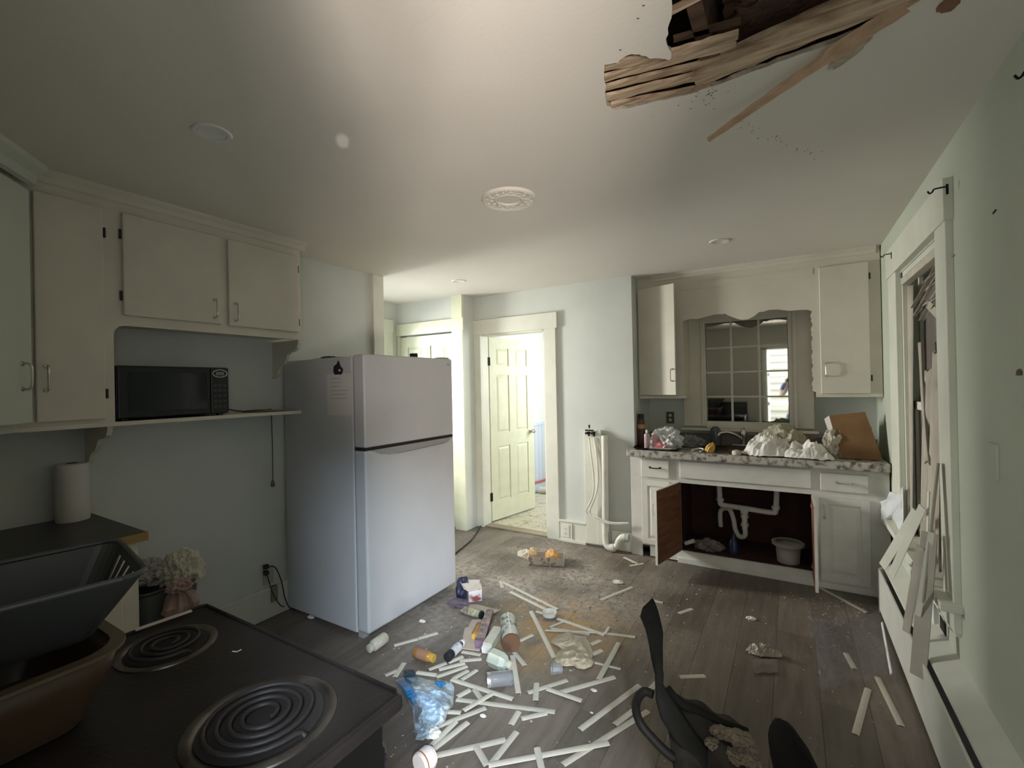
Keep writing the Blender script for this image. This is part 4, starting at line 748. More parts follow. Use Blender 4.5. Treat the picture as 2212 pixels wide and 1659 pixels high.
# ------------------------------------------------------------------ things on the sink worktop
Z = 0.927
def stand(px, py, Y=None, z=Z): # a point on the worktop
    return at(px, py, 2, z) if Y is None else V(at(px, py, 1, Y).x, Y, z)
tr = stand(1415, 968, 4.02); t = B(); shell(t, [rrect(tr.x-0.15, tr.x+0.19, 3.93, 4.14, 0.03, Z+0.001), rrect(tr.x-0.17, tr.x+0.21, 3.915, 4.155, 0.035, Z+0.018)]); obj('baking_tray', t, IRON, solid=0.002, label='black baking tray at the left end of the sink worktop', cat='tray')
t = B(); p = stand(1408, 970, 3.96, Z+0.012); rbox(t, p+V(-0.02, 0, 0), p+V(0.16, 0.0, 0), 0.08, 0.004); obj('paper_sheet', t, PAPER, label='white paper under the clear bag on the black tray', cat='paper')
def bottle(name, base, top, r, cap_r, body_m, cap_m, label, cat, group=None, neck=0.82, band=None, capl=0.16, loc_label=None):
    base, top = Vector(base), Vector(top); L_ = (top-base).length; M = along(base, top); o = thing(name, base, label, cat, group)
    t = B(); lathe(t, [(0, 0), (r*0.9, 0), (r, r*0.12), (r, L_*(neck-0.10)), (r*0.85, L_*(neck-0.03)), (cap_r*0.85, L_*neck), (cap_r*0.85, L_*(1-capl*0.5))], M, 24); part(o, 'bottle_body', t, body_m, smooth=True)
    t = B(); lathe(t, [(cap_r, L_*(1-capl)), (cap_r, L_*0.985), (cap_r*0.9, L_), (0, L_)], M, 20); part(o, 'cap', t, cap_m, smooth=True)
    if band: t = B(); lathe(t, [(r*1.015, L_*band[0]), (r*1.015, L_*band[1])], M, 24, cap=False); part(o, 'label_wrap', t, band[2])
    return o
YEL = mat('yellow_plastic', (0.46, 0.27, 0.05), 0.45)
p = stand(1386, 965, 4.12, Z+0.004); bottle('spray_can', p, p+V(0, 0, 0.29), 0.032, 0.027, mat('brown_tin', (0.10, 0.035, 0.025), 0.4), BLACKP, 'tall brown aerosol can with black cap at left end of worktop', 'can', band=(0.55, 0.68, mat('tan_band', (0.42, 0.25, 0.10), 0.5)), capl=0.2, neck=0.86)
PB = mat('pink_clear', (0.75, 0.60, 0.62), 0.15, trans=0.5, ior=1.2)
p = stand(1398, 962, 4.00, Z+0.003); bottle('small_bottle', p, p+V(0, 0, 0.16), 0.024, 0.010, PB, WHITEP, 'small clear pump bottle beside the brown aerosol can', 'bottle')
p = stand(1415, 962, 4.02, Z+0.003); bottle('small_bottle', p, p+V(0, 0, 0.15), 0.022, 0.010, mat('pink_liquid', (0.70, 0.38, 0.40), 0.2, trans=0.3), WHITEP, 'small pink bottle touching the crumpled clear bag', 'bottle')
t = B(); q = stand(1440, 960, 4.10, Z+0.005); crumple(t, q, (0.13, 0.10, 0.13), 41, 0.6, 4, fr=2.2); cb = obj('plastic_bag', t, mat('clear_bag', (0.80, 0.80, 0.78), 0.12, trans=0.35, ior=1.2), label='crumpled clear plastic bag on the tray left of the sink', cat='bag')
t = B(); crumple(t, q+V(-0.03, -0.08, 0.0), (0.08, 0.03, 0.05), 42, 0.5, 3); obj('pink_wrapper', t, mat('pink_print', (0.55, 0.18, 0.20), 0.4, var=0.4, vs=30), label='pink printed wrapper at the foot of the clear bag', cat='wrapper')
t = B(); q = stand(1488, 955, 4.30, Z+0.003); crumple(t, q, (0.13, 0.09, 0.07), 44, 0.5, 4); obj('dish_rag', t, mat('rag_grey', (0.22, 0.22, 0.19), 0.9, var=0.3), label='grey dish rag heaped between clear bag and sink', cat='rag')
t = B(); tube(t, [stand(1495, 970, 4.0, Z+0.008), stand(1510, 964, 4.05, Z+0.02), stand(1520, 966, 4.0, Z+0.02), stand(1512, 974, 3.95, Z+0.008)], 0.005, 8); obj('white_cable', t, PVC, smooth=True, label='loop of thin white tubing left of the yellow sponge', cat='tubing')
t = B(); q = stand(1531, 970, 3.97, Z+0.005); crumple(t, q, (0.035, 0.03, 0.06), 46, 0.3, 3, M=Matrix.Rotation(0.4, 4, 'Y')); obj('sponge', t, YEL, label='mustard yellow sponge propped on the front rim of the sink', cat='sponge')
t = B(); q = at(1546, 950, 1, 4.44); lathe(t, [(0.0, 0), (0.045, 0), (0.047, 0.05), (0.047, 0.11), (0.040, 0.14), (0.022, 0.158), (0, 0.163)], Matrix.Translation((q.x, 4.44, 0.935)), 22); obj('soap_bottle', t, mat('charcoal_bottle', (0.09, 0.09, 0.10), 0.25), smooth=True, label='round-topped charcoal grey container behind the sink left of the faucet', cat='container')
t = B(); q = stand(1591, 980, 3.94); lathe(t, [(0, 0.0), (0.03, 0.0), (0.034, 0.012), (0.03, 0.03), (0.01, 0.038), (0, 0.038)], Matrix.Translation(q), 20); obj('bread_bun', t, mat('beige_bun', (0.50, 0.45, 0.35), 0.7), smooth=True, label='small beige domed lid on the worktop edge before the sink', cat='lid')
t = B(); rbox(t, stand(1575, 966, 4.03, Z+0.02), stand(1640, 968, 3.95, Z+0.03), 0.02, 0.006); obj('dark_stick', t, mat('dark_wood', (0.09, 0.04, 0.025), 0.6), label='dark wooden utensil across the right sink bowl', cat='utensil')
def clothy(c, sx, sy, h, seed, rot=0.0, fold=5.0, edge=0.02):
    R_ = Matrix.Rotation(rot, 3, 'Z'); s = V(seed, seed*2.3, 0)
    def fn(u, v):
        x, y = (u-0.5)*2, (v-0.5)*2; k = max(abs(x), abs(y)); rr = math.sqrt(x*x+y*y)+1e-6; x2, y2 = (x*k/rr, y*k/rr)
        wob = 1+0.22*noise.noise(V(x2*1.3, y2*1.3, seed)); p = V(x2*sx*wob, y2*sy*wob, 0)
        n1 = 1-abs(noise.noise(V(x2*fold*0.5, y2*fold*0.5, seed*1.1)))*2.0; n2 = 1-abs(noise.noise(V(x2*fold, y2*fold, seed*2.1)))*2.0
        env = max(0.0, 1-k**2.2); z = h*(0.55*max(n1, 0)+0.30*max(n2, 0)+0.35)*env+edge*0.4*max(n2, 0)*(1-env)
        p = R_ @ p; return Vector(c)+V(p.x, p.y, z+0.002)
    return fn
t = B(); q = stand(1660, 975, 4.06); sheet(t, clothy(q, 0.20, 0.16, 0.15, 3.3, 0.3, 4), 44, 36); obj('plastic_bag', t, BAGW, solid=0.0015, label='white crumpled plastic bag heap right of the sink bowls', cat='bag')
t = B(); q = stand(1742, 985, 3.99); sheet(t, clothy(q, 0.17, 0.12, 0.12, 7.7, -0.2, 4), 44, 36); obj('plastic_bag', t, BAGW, solid=0.0015, label='white plastic bag draped to the worktop front beside the carton', cat='bag')
t = B(); q = stand(1690, 950, 4.25); crumple(t, q, (0.15, 0.09, 0.15), 52, 0.5, 4); obj('paper_bag', t, mat('olive_paper', (0.42, 0.39, 0.28), 0.6, var=0.3, vs=10), label='crumpled yellowish paper bag behind the white bags', cat='bag')
t = B(); q = stand(1730, 950, 4.32); crumple(t, q, (0.12, 0.08, 0.10), 55, 0.5, 4); obj('dish_cloth', t, mat('brown_cloth', (0.20, 0.15, 0.11), 0.9, var=0.3), label='brown cloth under the mirror right of the faucet', cat='cloth')
cx = thing('cardboard_box', (0.38, 4.1, Z), 'open brown cardboard carton leaning at the right end of worktop', 'box')
q0, q1 = stand(1822, 992, 4.12), stand(1895, 1000, 4.12)
t = B(); poly(t, [V(q0.x-0.02, 4.02, Z+0.002), V(q1.x+0.02, 4.02, Z+0.002), V(q1.x-0.06, 4.14, Z+0.33), V(q0.x-0.08, 4.14, Z+0.30)], (0, 0.004, 0)); part(cx, 'front_flap', t, CARD)
t = B(); poly(t, [V(q0.x-0.02, 4.02, Z+0.002), V(q0.x-0.08, 4.14, Z+0.30), V(q0.x-0.10, 4.34, Z+0.26), V(q0.x-0.04, 4.34, Z+0.002)], (0.004, 0, 0)); part(cx, 'side_panel', t, mat('white_card', (0.60, 0.57, 0.52), 0.7))
t = B(); poly(t, [V(q0.x-0.04, 4.34, Z+0.002), V(q1.x, 4.34, Z+0.002), V(q1.x, 4.345, Z+0.20), V(q0.x-0.1, 4.345, Z+0.26)], (0, 0.004, 0)); poly(t, [V(q0.x-0.02, 4.02, Z+0.002), V(q1.x, 4.02, Z+0.002), V(q1.x, 4.34, Z+0.002), V(q0.x-0.04, 4.34, Z+0.002)], (0, 0, 0.003)); part(cx, 'back_panel', t, CARD)
t = B(); q = stand(1800, 985, 4.12); crumple(t, q, (0.07, 0.08, 0.15), 58, 0.4, 4); obj('tissue_pile', t, mat('grubby_tissue', (0.48, 0.44, 0.36), 0.8, var=0.25), label='grubby white tissue wad between the white bags and carton', cat='tissue')
# ------------------------------------------------------------------ right wall: window, hooks, heater, debris
w1 = thing('window_1', (0.6, 3.1, 0.55), None, None, kind='structure')
b = B(); box(b, 0.545, 0.572, 2.505, 2.665, 0.46, 2.14, 0.003); part(w1, 'near_casing', b, TRIM)
b = B(); box(b, 0.545, 0.572, 3.54, 3.78, 0.46, 2.14, 0.003); part(w1, 'far_casing', b, TRIM)
b = B(); box(b, 0.538, 0.572, 2.49, 3.80, 2.13, 2.30, 0.003); part(w1, 'head_casing', b, TRIM)
b = B(); box(b, 0.50, 0.68, 2.48, 3.80, 0.55, 0.585, 0.004); part(w1, 'window_stool', b, TRIM)
b = B(); box(b, 0.552, 0.572, 2.52, 3.78, 0.44, 0.55, 0.003); part(w1, 'apron', b, TRIM)
b = B()
for x0, z0, z1 in ((0.615, 0.585, 1.36), (0.645, 1.34, 2.12)):
    box(b, x0, x0+0.03, 2.665, 2.71, z0, z1); box(b, x0, x0+0.03, 3.49, 3.54, z0, z1); box(b, x0, x0+0.03, 2.665, 3.54, z0, z0+0.05); box(b, x0, x0+0.03, 2.665, 3.54, z1-0.045, z1); box(b, x0+0.004, x0+0.026, 3.09, 3.11, z0, z1)
box(b, 0.575, 0.612, 3.515, 3.54, 0.585, 2.12); box(b, 0.575, 0.612, 2.665, 3.54, 2.09, 2.12); part(w1, 'sash', b, TRIM)
GL = mat('dusty_glass', (0.30, 0.26, 0.23), 0.25, alpha=0.55)
for x0, z0, z1 in ((0.630, 0.63, 1.32), (0.660, 1.385, 2.08)):
    for y0, y1 in ((2.71, 3.09), (3.11, 3.49)): part(w1, 'pane', bx(x0, x0+0.003, y0, y1, z0, z1), GL)
part(w1, 'window_backing', bx(0.695, 0.71, 2.6, 3.6, 0.5, 2.2), mat('backing_board', (0.30, 0.25, 0.21), 0.8, var=0.3, stretch=(1, 8, 1)))  # added brown-grey backing behind the panes, keeps outside light out
# venetian blind, broken
bl = thing('venetian_blind', (0.585, 3.05, 1.6), 'white venetian blind with fallen twisted slats hanging in the right window', 'blind')
part(bl, 'headrail', bx(0.560, 0.600, 2.67, 3.47, 2.035, 2.075, bev=0.003), SLAT)
def bslat(p, q, wd=0.024, m=SLAT, X=0.585, parent=bl, name='slat', roll=0.5):
    t = B(); rbox(t, p, q, wd, 0.0015, roll=roll); return part(parent, name, t, m)
for (x0, y0, x1, y1) in [(305, 632, 560, 430), (320, 812, 560, 400), (330, 868, 570, 430), (370, 890, 580, 520), (350, 850, 560, 590), (385, 655, 560, 470), (395, 885, 540, 640), (400, 700, 600, 540), (430, 790, 560, 560), (365, 800, 600, 690), (410, 640, 590, 480), (440, 780, 600, 650)]:
    X = random.uniform(0.572, 0.600); bslat(at(1860+x0/2.861, 380+y0/2.861, 0, X), at(1860+x1/2.861, 380+y1/2.861, 0, X), roll=random.uniform(0.3, 1.0))
bslat(at(1860+415/2.861, 380+795/2.861, 0, 0.575), at(1860+500/2.861, 380+885/2.861, 0, 0.575), 0.035, roll=1.3)
# long slats and strips standing between sill and heater
G = 'long broken slats leaning against the right window'
def lean(px0, py0, X0, px1, py1, X1, wd, m, label, th=0.004, nm='window_slat', roll=1.1):
    t = B(); rbox(t, at(px0, py0, 0, X0), at(px1, py1, 0, X1), wd, th, roll=roll); return obj(nm, t, m, label=label, cat='slat', group=G)
TAUPE = mat('taupe_slat', (0.46, 0.42, 0.35), 0.6, var=0.25, vs=5)
GREYS = mat('grey_slat', (0.33, 0.31, 0.25), 0.6, var=0.2)
lean(2008, 1150, 0.50, 1983, 1462, 0.44, 0.062, GREYS, 'thick dark grey slat standing on the baseboard heater, lowest end nearest camera', roll=0.0)
lean(1980, 1105, 0.50, 1906, 1224, 0.44, 0.045, TRIM, 'wide pale slat leaning left from the window toward the worktop')
lean(1993, 1095, 0.49, 1925, 1243, 0.43, 0.035, TRIM, 'second pale slat leaning left, just right of the widest pale one')
lean(2006, 1062, 0.52, 2003, 1160, 0.50, 0.02, TRIM, 'short upright pale slat high beside the window sill')
lean(2012, 1150, 0.49, 1983, 1330, 0.45, 0.02, TRIM, 'thin pale slat edge-on in front of the dark grey slat')
lean(1988, 1180, 0.47, 1957, 1365, 0.43, 0.03, TAUPE, 'taupe slat leaning on the far part of the heater')
lean(1990, 1190, 0.50, 1967, 1350, 0.45, 0.035, WHITEP, 'bluish white slat reaching down to the heater slot')
lean(1905, 1345, 0.44, 1925, 1455, 0.40, 0.014, WHITEP, 'thin white slat propped on the floor against the heater front')
lean(2027, 1000, 0.53, 1995, 1300, 0.46, 0.05, TAUPE, 'broad taupe slat standing in front of the window stool')
cu = thing('torn_curtain', (0.56, 2.95, 0.6), 'torn taupe curtain strips hanging inside the right window', 'curtain')
for k, (xa, ya, xb, yb, wd) in enumerate([(2020, 760, 2010, 1240, 0.10), (2005, 800, 1995, 1235, 0.09), (1962, 620, 1968, 1235, 0.16), (2030, 830, 2028, 1230, 0.09), (1990, 740, 2003, 1000, 0.07)]):
    p, q = at(xa, ya, 0, 0.60), at(xb, yb, 0, 0.585); sd_ = k
    t = B(); sheet(t, lambda u, v: p.lerp(q, v)+V(0.010*math.sin(u*9+sd_+v*2), (u-0.5)*wd*(1-0.15*noise.noise(V(v*4, sd_, 0))), 0)+V(0, 0, 0.02*noise.noise(V(u*4, sd_, v))), 10, 16); part(cu, 'strip', t, mat('taupe_cloth', (0.46, 0.41, 0.34), 0.9, var=0.25, vs=4), smooth=True, solid=0.001)
# torn drywall/plastic at the right of worktop
t = B(); OUT = [(1951, 1050), (1938, 1066), (1922, 1062), (1915, 1078), (1900, 1084), (1889, 1104), (1897, 1116), (1893, 1124), (1912, 1134), (1922, 1150), (1934, 1158), (1930, 1175), (1946, 1168), (1952, 1120)]
def torn(u, v):
    f = u*len(OUT); i = int(f) % len(OUT); g = f-int(f); a_, b_ = OUT[i], OUT[(i+1) % len(OUT)]; ox, oy = a_[0]*(1-g)+b_[0]*g, a_[1]*(1-g)+b_[1]*g
    px, py = 1930+(ox-1930)*v, 1110+(oy-1110)*v; return at(px, py, 0, 0.50+0.05*(px-1890)/60+0.018*noise.noise(V(px*0.05, py*0.05, 3)))
radial(t, torn, 56, 8); obj('torn_sheet', t, mat('blue_white_sheet', (0.70, 0.71, 0.72), 0.5, var=0.1), solid=0.002, label='torn white sheet peeling off the wall right of the worktop', cat='sheet')
# lower wall panels below the window (stripped boards)
b = B(); box(b, 0.552, 0.570, 2.86, 3.30, 0.30, 0.46, 0.002); struct('trim_9', b, WHITEP)
for i, (y0, z0, y1, z1) in enumerate([(2.90, 0.54, 2.70, 0.40), (2.80, 0.40, 2.62, 0.36)]):
    pass
b = B(); poly(b, [at(2015, 1278, 0, 0.5695), at(2030, 1300, 0, 0.5695), at(2030, 1320, 0, 0.5695), at(2014, 1296, 0, 0.5695)], (-0.002, 0, 0)); poly(b, [at(2031, 1328, 0, 0.5695), at(2044, 1350, 0, 0.5695), at(2044, 1410, 0, 0.5695), at(2033, 1420, 0, 0.5695)], (-0.002, 0, 0)); struct('opening_shade', b, DARK)  # flat dark patches painting the shade inside the broken wall openings
# baseboard heater
ht = thing('baseboard_heater', (0.52, 2.3, 0), 'long cream metal baseboard heater along the right wall', 'heater')
HM = mat('heater_enamel', (0.62, 0.62, 0.55), 0.4, var=0.12)
part(ht, 'front_panel', bx(0.455, 0.465, 0.6, 3.69, 0.03, 0.285, bev=0.002), HM)
b = B(); poly(b, [V(0.482, 0.6, 0.292), V(0.485, 0.6, 0.302), V(0.57, 0.6, 0.345), V(0.57, 0.6, 0.333), V(0.49, 0.6, 0.292)], (0, 3.09, 0)); part(ht, 'top_cover', b, HM)
part(ht, 'back_plate', bx(0.560, 0.570, 0.6, 3.69, 0.03, 0.335), HM)
b = B(); poly(b, [V(0.453, 3.69, 0.01), V(0.57, 3.69, 0.01), V(0.57, 3.69, 0.345), V(0.485, 3.69, 0.305), V(0.453, 3.69, 0.285)], (0, 0.02, 0)); part(ht, 'end_cap', b, HM)
b = B(); cyl(b, (0.515, 0.6, 0.15), (0.515, 3.69, 0.15), 0.012, None, 10); part(ht, 'element', b, HINGE)
b = B(); y = 1.3
while y < 3.68: box(b, 0.475, 0.555, y, y+0.002, 0.10, 0.22); y += 0.012
part(ht, 'fins', b, FRG, kind='stuff')
# curtain hooks
for px, py, s, lb in ((2046, 403, 1.0, 'black iron curtain hook at the near top corner of the window'), (1926, 548, 0.9, 'black iron curtain hook at the far top corner of the window'), (2262, 140, 1.0, 'black iron hook highest on the right wall, at the picture edge')):
    p = at(px, py, 0, 0.538 if px < 2100 else 0.57); t = B(); rbox(t, p+V(0, 0, 0.01), p-V(0, 0, 0.03), 0.008, 0.003, roll=PI/2); k_ = 0.52*s; tube(t, [p, p+V(-0.05, 0.0, 0.0)*k_, p+V(-0.075, 0.0, -0.004)*k_, p+V(-0.085, 0, -0.022)*k_, p+V(-0.10, 0, -0.030)*k_, p+V(-0.112, 0, -0.010)*k_], 0.003, 8); obj('curtain_hook', t, IRON, label=lb, cat='hook', group='black curtain rod hooks')
t = B(); p = at(2150, 457, 0, 0.57); rbox(t, p+V(-0.002, -0.012, 0.002), p+V(-0.002, 0.012, -0.002), 0.003, 0.004); obj('nail', t, IRON, label='small black nail alone on the right wall beside the window', cat='nail')
t = B(); p = at(2203, 803, 0, 0.57); crumple(t, p+V(-0.001, 0, -0.01), (0.004, 0.018, 0.014), 61, 0.5, 3); struct('trim_11', t, mat('wall_gouge', (0.13, 0.09, 0.06), 0.9))
b = B(); p = at(2140, 955, 0, 0.57); q = at(2160, 1040, 0, 0.57); box(b, 0.562, 0.5705, min(p.y, q.y), max(p.y, q.y), q.z, p.z, 0.002); o = thing('switch_plate', b and (0.566, (p.y+q.y)/2, q.z), 'blank painted wall plate on the right wall near picture edge', 'plate'); part(o, 'cover_plate', b, WALLG)
# ------------------------------------------------------------------ broken slats on the kitchen floor
GS = 'broken blind slats strewn over the kitchen floor'
t = B(); n = 5; vv = []
for i in (0, 1):
    vv.append([t.verts.new((i-0.5, (k/n-0.5), 0.9*(0.25-(k/n-0.5)**2)*4)) for k in range(n+1)]+[t.verts.new((i-0.5, (k/n-0.5), -0.8+0.9*(0.25-(k/n-0.5)**2)*4)) for k in range(n, -1, -1)])
m_ = len(vv[0])
for k in range(m_): t.faces.new((vv[0][k], vv[0][(k+1) % m_], vv[1][(k+1) % m_], vv[1][k]))
t.faces.new(vv[0]); t.faces.new(vv[1]); me = bpy.data.meshes.new('slat'); bmesh.ops.recalc_face_normals(t, faces=t.faces[:]); t.to_mesh(me); t.free(); me.materials.append(SLAT)
S = [
(1147,1321,1197,1421,'long slat left of the cream cloth, running toward the camera'),
(1204,1337,1306,1372,'long diagonal slat starting at the white plastic ring'),
(1303,1368,1372,1377,'slat crossing the end of the long diagonal, far right tip'),
(1191,1358,1274,1370,'slat lying just behind the cream cloth'),
(1178,1364,1290,1369,'thin slat half under the one behind the cloth'),
(1159,1321,1174,1326,'short stub left of the white plastic ring'),
(1187,1355,1216,1344,'thin sliver between ring and cream cloth'),
(1316,1357,1307,1372,'short chip standing off the long diagonal slat'),
(1122,1385,1150,1372,'short slat right of the brown-ended canister'),
(1276,1393,1296,1384,'short slat at the right edge of cream cloth, upper one'),
(1280,1414,1300,1405,'short slat at the right edge of cream cloth, lower one'),
(1285,1432,1341,1446,'slat crossing under the one that points away beside the cloth'),
(1337,1391,1293,1471,'wide slat right of the cloth pointing away from camera'),
(1328,1463,1205,1498,'long slat whose right end meets the wide one beside the cloth'),
(1182,1491,1257,1517,'slat forming a narrow V below the crumpled foil cup'),
(1225,1470,1140,1497,'slat passing directly under the foil cup'),
(1159,1479,1157,1516,'short slat laid upright across the one under the foil cup'),
(1381,1481,1253,1577,'long straight slat left of the broken chair, upper one'),
(1424,1470,1395,1500,'slat end poking out behind the dark chair strap'),
(1378,1528,1328,1566,'broken tapered slat beside the loop of the chair frame'),
(1400,1537,1216,1652,'longest slat, running under the chair frame loop'),
(1315,1608,1055,1657,'long slat crossing the longest one at the bottom'),
(1160,1622,1170,1668,'short slat over the long one at the bottom centre'),
(1116,1582,1063,1648,'slat leaning right across the bottom long slats'),
(1092,1599,936,1634,'long slat right of the ridged white bottle'),
(1029,1621,1052,1660,'short slat under the one right of the ridged bottle'),
(1199,1538,986,1512,'long nearly horizontal slat right of the blue bag'),
(1108,1511,975,1468,'long slat sloping from the slat heap past the clear jar'),
(1181,1541,1126,1553,'short slat tucked below the nearly horizontal long one'),
(1121,1538,1104,1566,'short slat pointing at camera below the long horizontal one'),
(1107,1417,1120,1498,'upright slat just right of the clear jar'),
(1111,1410,1134,1438,'short slat beneath the brown-ended canister'),
(1049,1530,944,1570,'slat fanning out from the lower edge of blue bag'),
(985,1559,933,1611,'slat below the blue bag, left of a parallel pair'),
(1011,1561,936,1619,'slat below the blue bag, right of a parallel pair'),
(966,1538,996,1540,'short slat touching the right tip of blue bag'),
(943,1459,900,1453,'short slat just behind the blue bag'),
(857,1449,832,1460,'short slat beside stove corner, left one'),
(873,1433,853,1463,'short slat beside stove corner, touching the blue bag'),
(1000,1419,968,1432,'slat resting at the foot of the black pill bottle'),
(993,1428,1040,1424,'flat slat between pill bottle and cream carton'),
(998,1408,1039,1415,'slat at the lower edge of the torn cardboard'),
(948,1447,1004,1433,'upper slat of the heap below the pill bottle'),
(942,1463,1009,1440,'long lower slat of the heap below pill bottle'),
(926,1447,964,1433,'slat behind the amber bottle, pointing at heap'),
(980,1466,1011,1449,'slat in the middle of the heap left of the jar'),
(997,1469,1030,1448,'slat at the right of the heap, against the jar'),
(1025,1490,1040,1512,'short slat crossing under the long sloping slat'),
(1064,1501,1001,1538,'slat crossing between the two long slats near blue bag'),
(1015,1491,988,1506,'short slat near the right edge of blue bag'),
(1087,1258,1205,1317,'long slat farthest back, reaching from the stub toward the ring'),
(1103,1279,1178,1316,'slat lying along the farthest long one'),
(1082,1256,1086,1271,'short stub at the far end of the farthest long slat'),
(1366,1269,1298,1297,'lone slat in front of the open sink cabinet door'),
(1348,1204,1377,1218,'short slat by the sink cabinet corner, left of a crossed pair'),
(1361,1223,1389,1218,'short slat by the sink cabinet corner, front of a crossed pair'),
(1466,1326,1495,1316,'lone short slat right of the chair strap tip'),
(1468,1463,1523,1461,'lone short slat right of the chair strap, level'),
(1875,1489,1848,1587,'left of two long slats near the heater'),
(1895,1464,1947,1569,'right of two long slats near the heater'),
(1827,1412,1846,1446,'short slat on the clear film near the heater'),
(1770,1269,1873,1324,'long slat on the floor along the right end of sink cabinet'),
(1412,1298,1432,1303,'short slat behind the tip of the chair strap'),
(851,1395,902,1381,'left half of the broken slat in front of the refrigerator'),
(903,1380,945,1368,'right half of the broken slat in front of the refrigerator'),
]
segs = []
for i, (x0, y0, x1, y1, lb) in enumerate(S):
    p, q = at(x0, y0), at(x1, y1); lvl = 0
    for a, c, lv in segs: # rise over slats already laid down that it crosses
        d1_ = (q-p).to_2d(); d2_ = (c-a).to_2d(); den = d1_.x*d2_.y-d1_.y*d2_.x
        if abs(den) > 1e-9:
            r_ = (a-p).to_2d(); u = (r_.x*d2_.y-r_.y*d2_.x)/den; v = (r_.x*d1_.y-r_.y*d1_.x)/den
            if -0.02 < u < 1.02 and -0.02 < v < 1.02: lvl = max(lvl, lv+1)
    segs.append((p, q, lvl)); o = bpy.data.objects.new('blind_slat', me); COL.objects.link(o); th = 0.0028
    m2 = (p+q)/2; m2.z = 0.0025+min(lvl, 4)*0.0055; o.location = m2; d = q-p; o.rotation_euler = (random.uniform(-0.06, 0.06), -random.uniform(-0.004, 0.004), math.atan2(d.y, d.x))
    wd = 0.027 if i not in (4, 6, 7, 11) else 0.016; o.scale = (d.length, wd, th); w_ = lb.split()
    props(o, ('broken white blind slat: ' + lb) if False else lb, 'slat', GS)
# ------------------------------------------------------------------ debris among the slats
def on(px, py, z=0.0): return at(px, py, 2, z)
def lying(name, px0, py0, px1, py1, r, cap_r, bm_, cm, label, cat, **k):
    p = on(px0, py0, r); q = on(px1, py1, r); p.z = r+0.003; q.z = r+0.003; return bottle(name, p, q, r, cap_r, bm_, cm, label, cat, **k)
lying('pill_bottle', 832, 1378, 797, 1403, 0.032, 0.024, mat('white_bottle', (0.58, 0.55, 0.44), 0.5, var=0.25, vs=25), mat('white_bottle', (0, 0, 0)), 'cream white bottle lying at the near corner of the refrigerator', 'bottle', capl=0.2)
lying('pill_bottle', 897, 1410, 938, 1424, 0.028, 0.022, mat('amber_bottle', (0.32, 0.14, 0.04), 0.3), YEL, 'amber bottle with yellow cap lying between refrigerator and blue bag', 'bottle', capl=0.22, band=(0.2, 0.7, mat('rust_label', (0.28, 0.15, 0.08), 0.6)))
lying('pill_bottle', 966, 1422, 1000, 1388, 0.025, 0.018, BLACKP, WHITEP, 'black bottle with white label and pale cap', 'bottle', capl=0.12, band=(0.25, 0.72, mat('grey_label', (0.55, 0.55, 0.56), 0.5, col2=(0.2, 0.2, 0.22), vs=40)))
lying('tin_can', 1005, 1318, 1042, 1330, 0.026, 0.025, mat('tan_can', (0.40, 0.36, 0.26), 0.5, col2=(0.10, 0.09, 0.06), vs=35), BLACKP, 'small tan can with black open end on the torn cardboard', 'can', neck=0.96, capl=0.10, band=(0.3, 0.9, mat('tan_label', (0.46, 0.42, 0.30), 0.5, col2=(0.15, 0.14, 0.08), vs=40)))
lying('pill_bottle', 1036, 1352, 1024, 1377, 0.022, 0.018, mat('amber_bottle', (0, 0, 0)), YEL, 'amber bottle with ochre cap lying on the torn cardboard', 'bottle', capl=0.25)
cn = thing('canister', on(1103, 1400), 'round cardboard canister lying with its brown end toward the camera', 'canister')
p = on(1104, 1389, 0.05); p.z = 0.052; q = on(1097, 1340, 0.05); q.z = 0.050
t = B(); cyl(t, p, q, 0.050, None, 32); part(cn, 'tube', t, mat('canister_print', (0.55, 0.53, 0.44), 0.5, col2=(0.16, 0.20, 0.16), vs=16, thr=(0.48, 0.55)), smooth=True)
d = (p-q).normalized(); t = B(); cyl(t, p-d*0.004, p+d*0.006, 0.0515, None, 32); part(cn, 'end_cap', t, mat('brown_end', (0.10, 0.048, 0.022), 0.7), label='brown end cap')
t = B(); rbox(t, p+V(0.0, 0, 0.050), q+V(0, 0, 0.051), 0.007, 0.002); part(cn, 'white_seam', t, WHITEP)
# torn cardboard, carton strip, cartons
t = B(); poly(t, [on(x, y, 0.006) for x, y in [(1019, 1340), (1037, 1338), (1045, 1352), (1040, 1390), (1036, 1407), (999, 1402), (1000, 1378), (1004, 1358), (1012, 1354)]], (0, 0, 0.003)); obj('cardboard_sheet', t, CARDL, label='torn pinkish grey cardboard sheet flat on the floor beside the canister', cat='cardboard')
t = B(); poly(t, [on(x, y, 0.01) for x, y in [(994, 1320), (1008, 1308), (1030, 1306), (1060, 1314), (1075, 1318), (1082, 1316), (1066, 1326), (1045, 1326), (1020, 1323), (1000, 1324)]], (0, 0, 0.003)); obj('paper_sheet', t, mat('dusty_paper', (0.44, 0.37, 0.27), 0.85, var=0.2), label='torn dusty paper behind the tan can', cat='paper')
fc_ = thing('food_carton', on(1045, 1375), 'long narrow carton torn open with purple end, beside the canister', 'carton')
PUR = mat('purple_print', (0.06, 0.035, 0.11), 0.5, col2=(0.20, 0.12, 0.14), vs=14)
A_, B_ = on(1058, 1330), on(1034, 1404); d = (B_-A_).normalized(); s = V(-d.y, d.x, 0)
t = B(); poly(t, [A_-s*0.02+V(0, 0, .004), B_-s*0.02+V(0, 0, .004), B_-s*0.02+V(0, 0, .05), A_-s*0.02+V(0, 0, .045)], s*0.002); part(fc_, 'side_panel', t, PAPER)
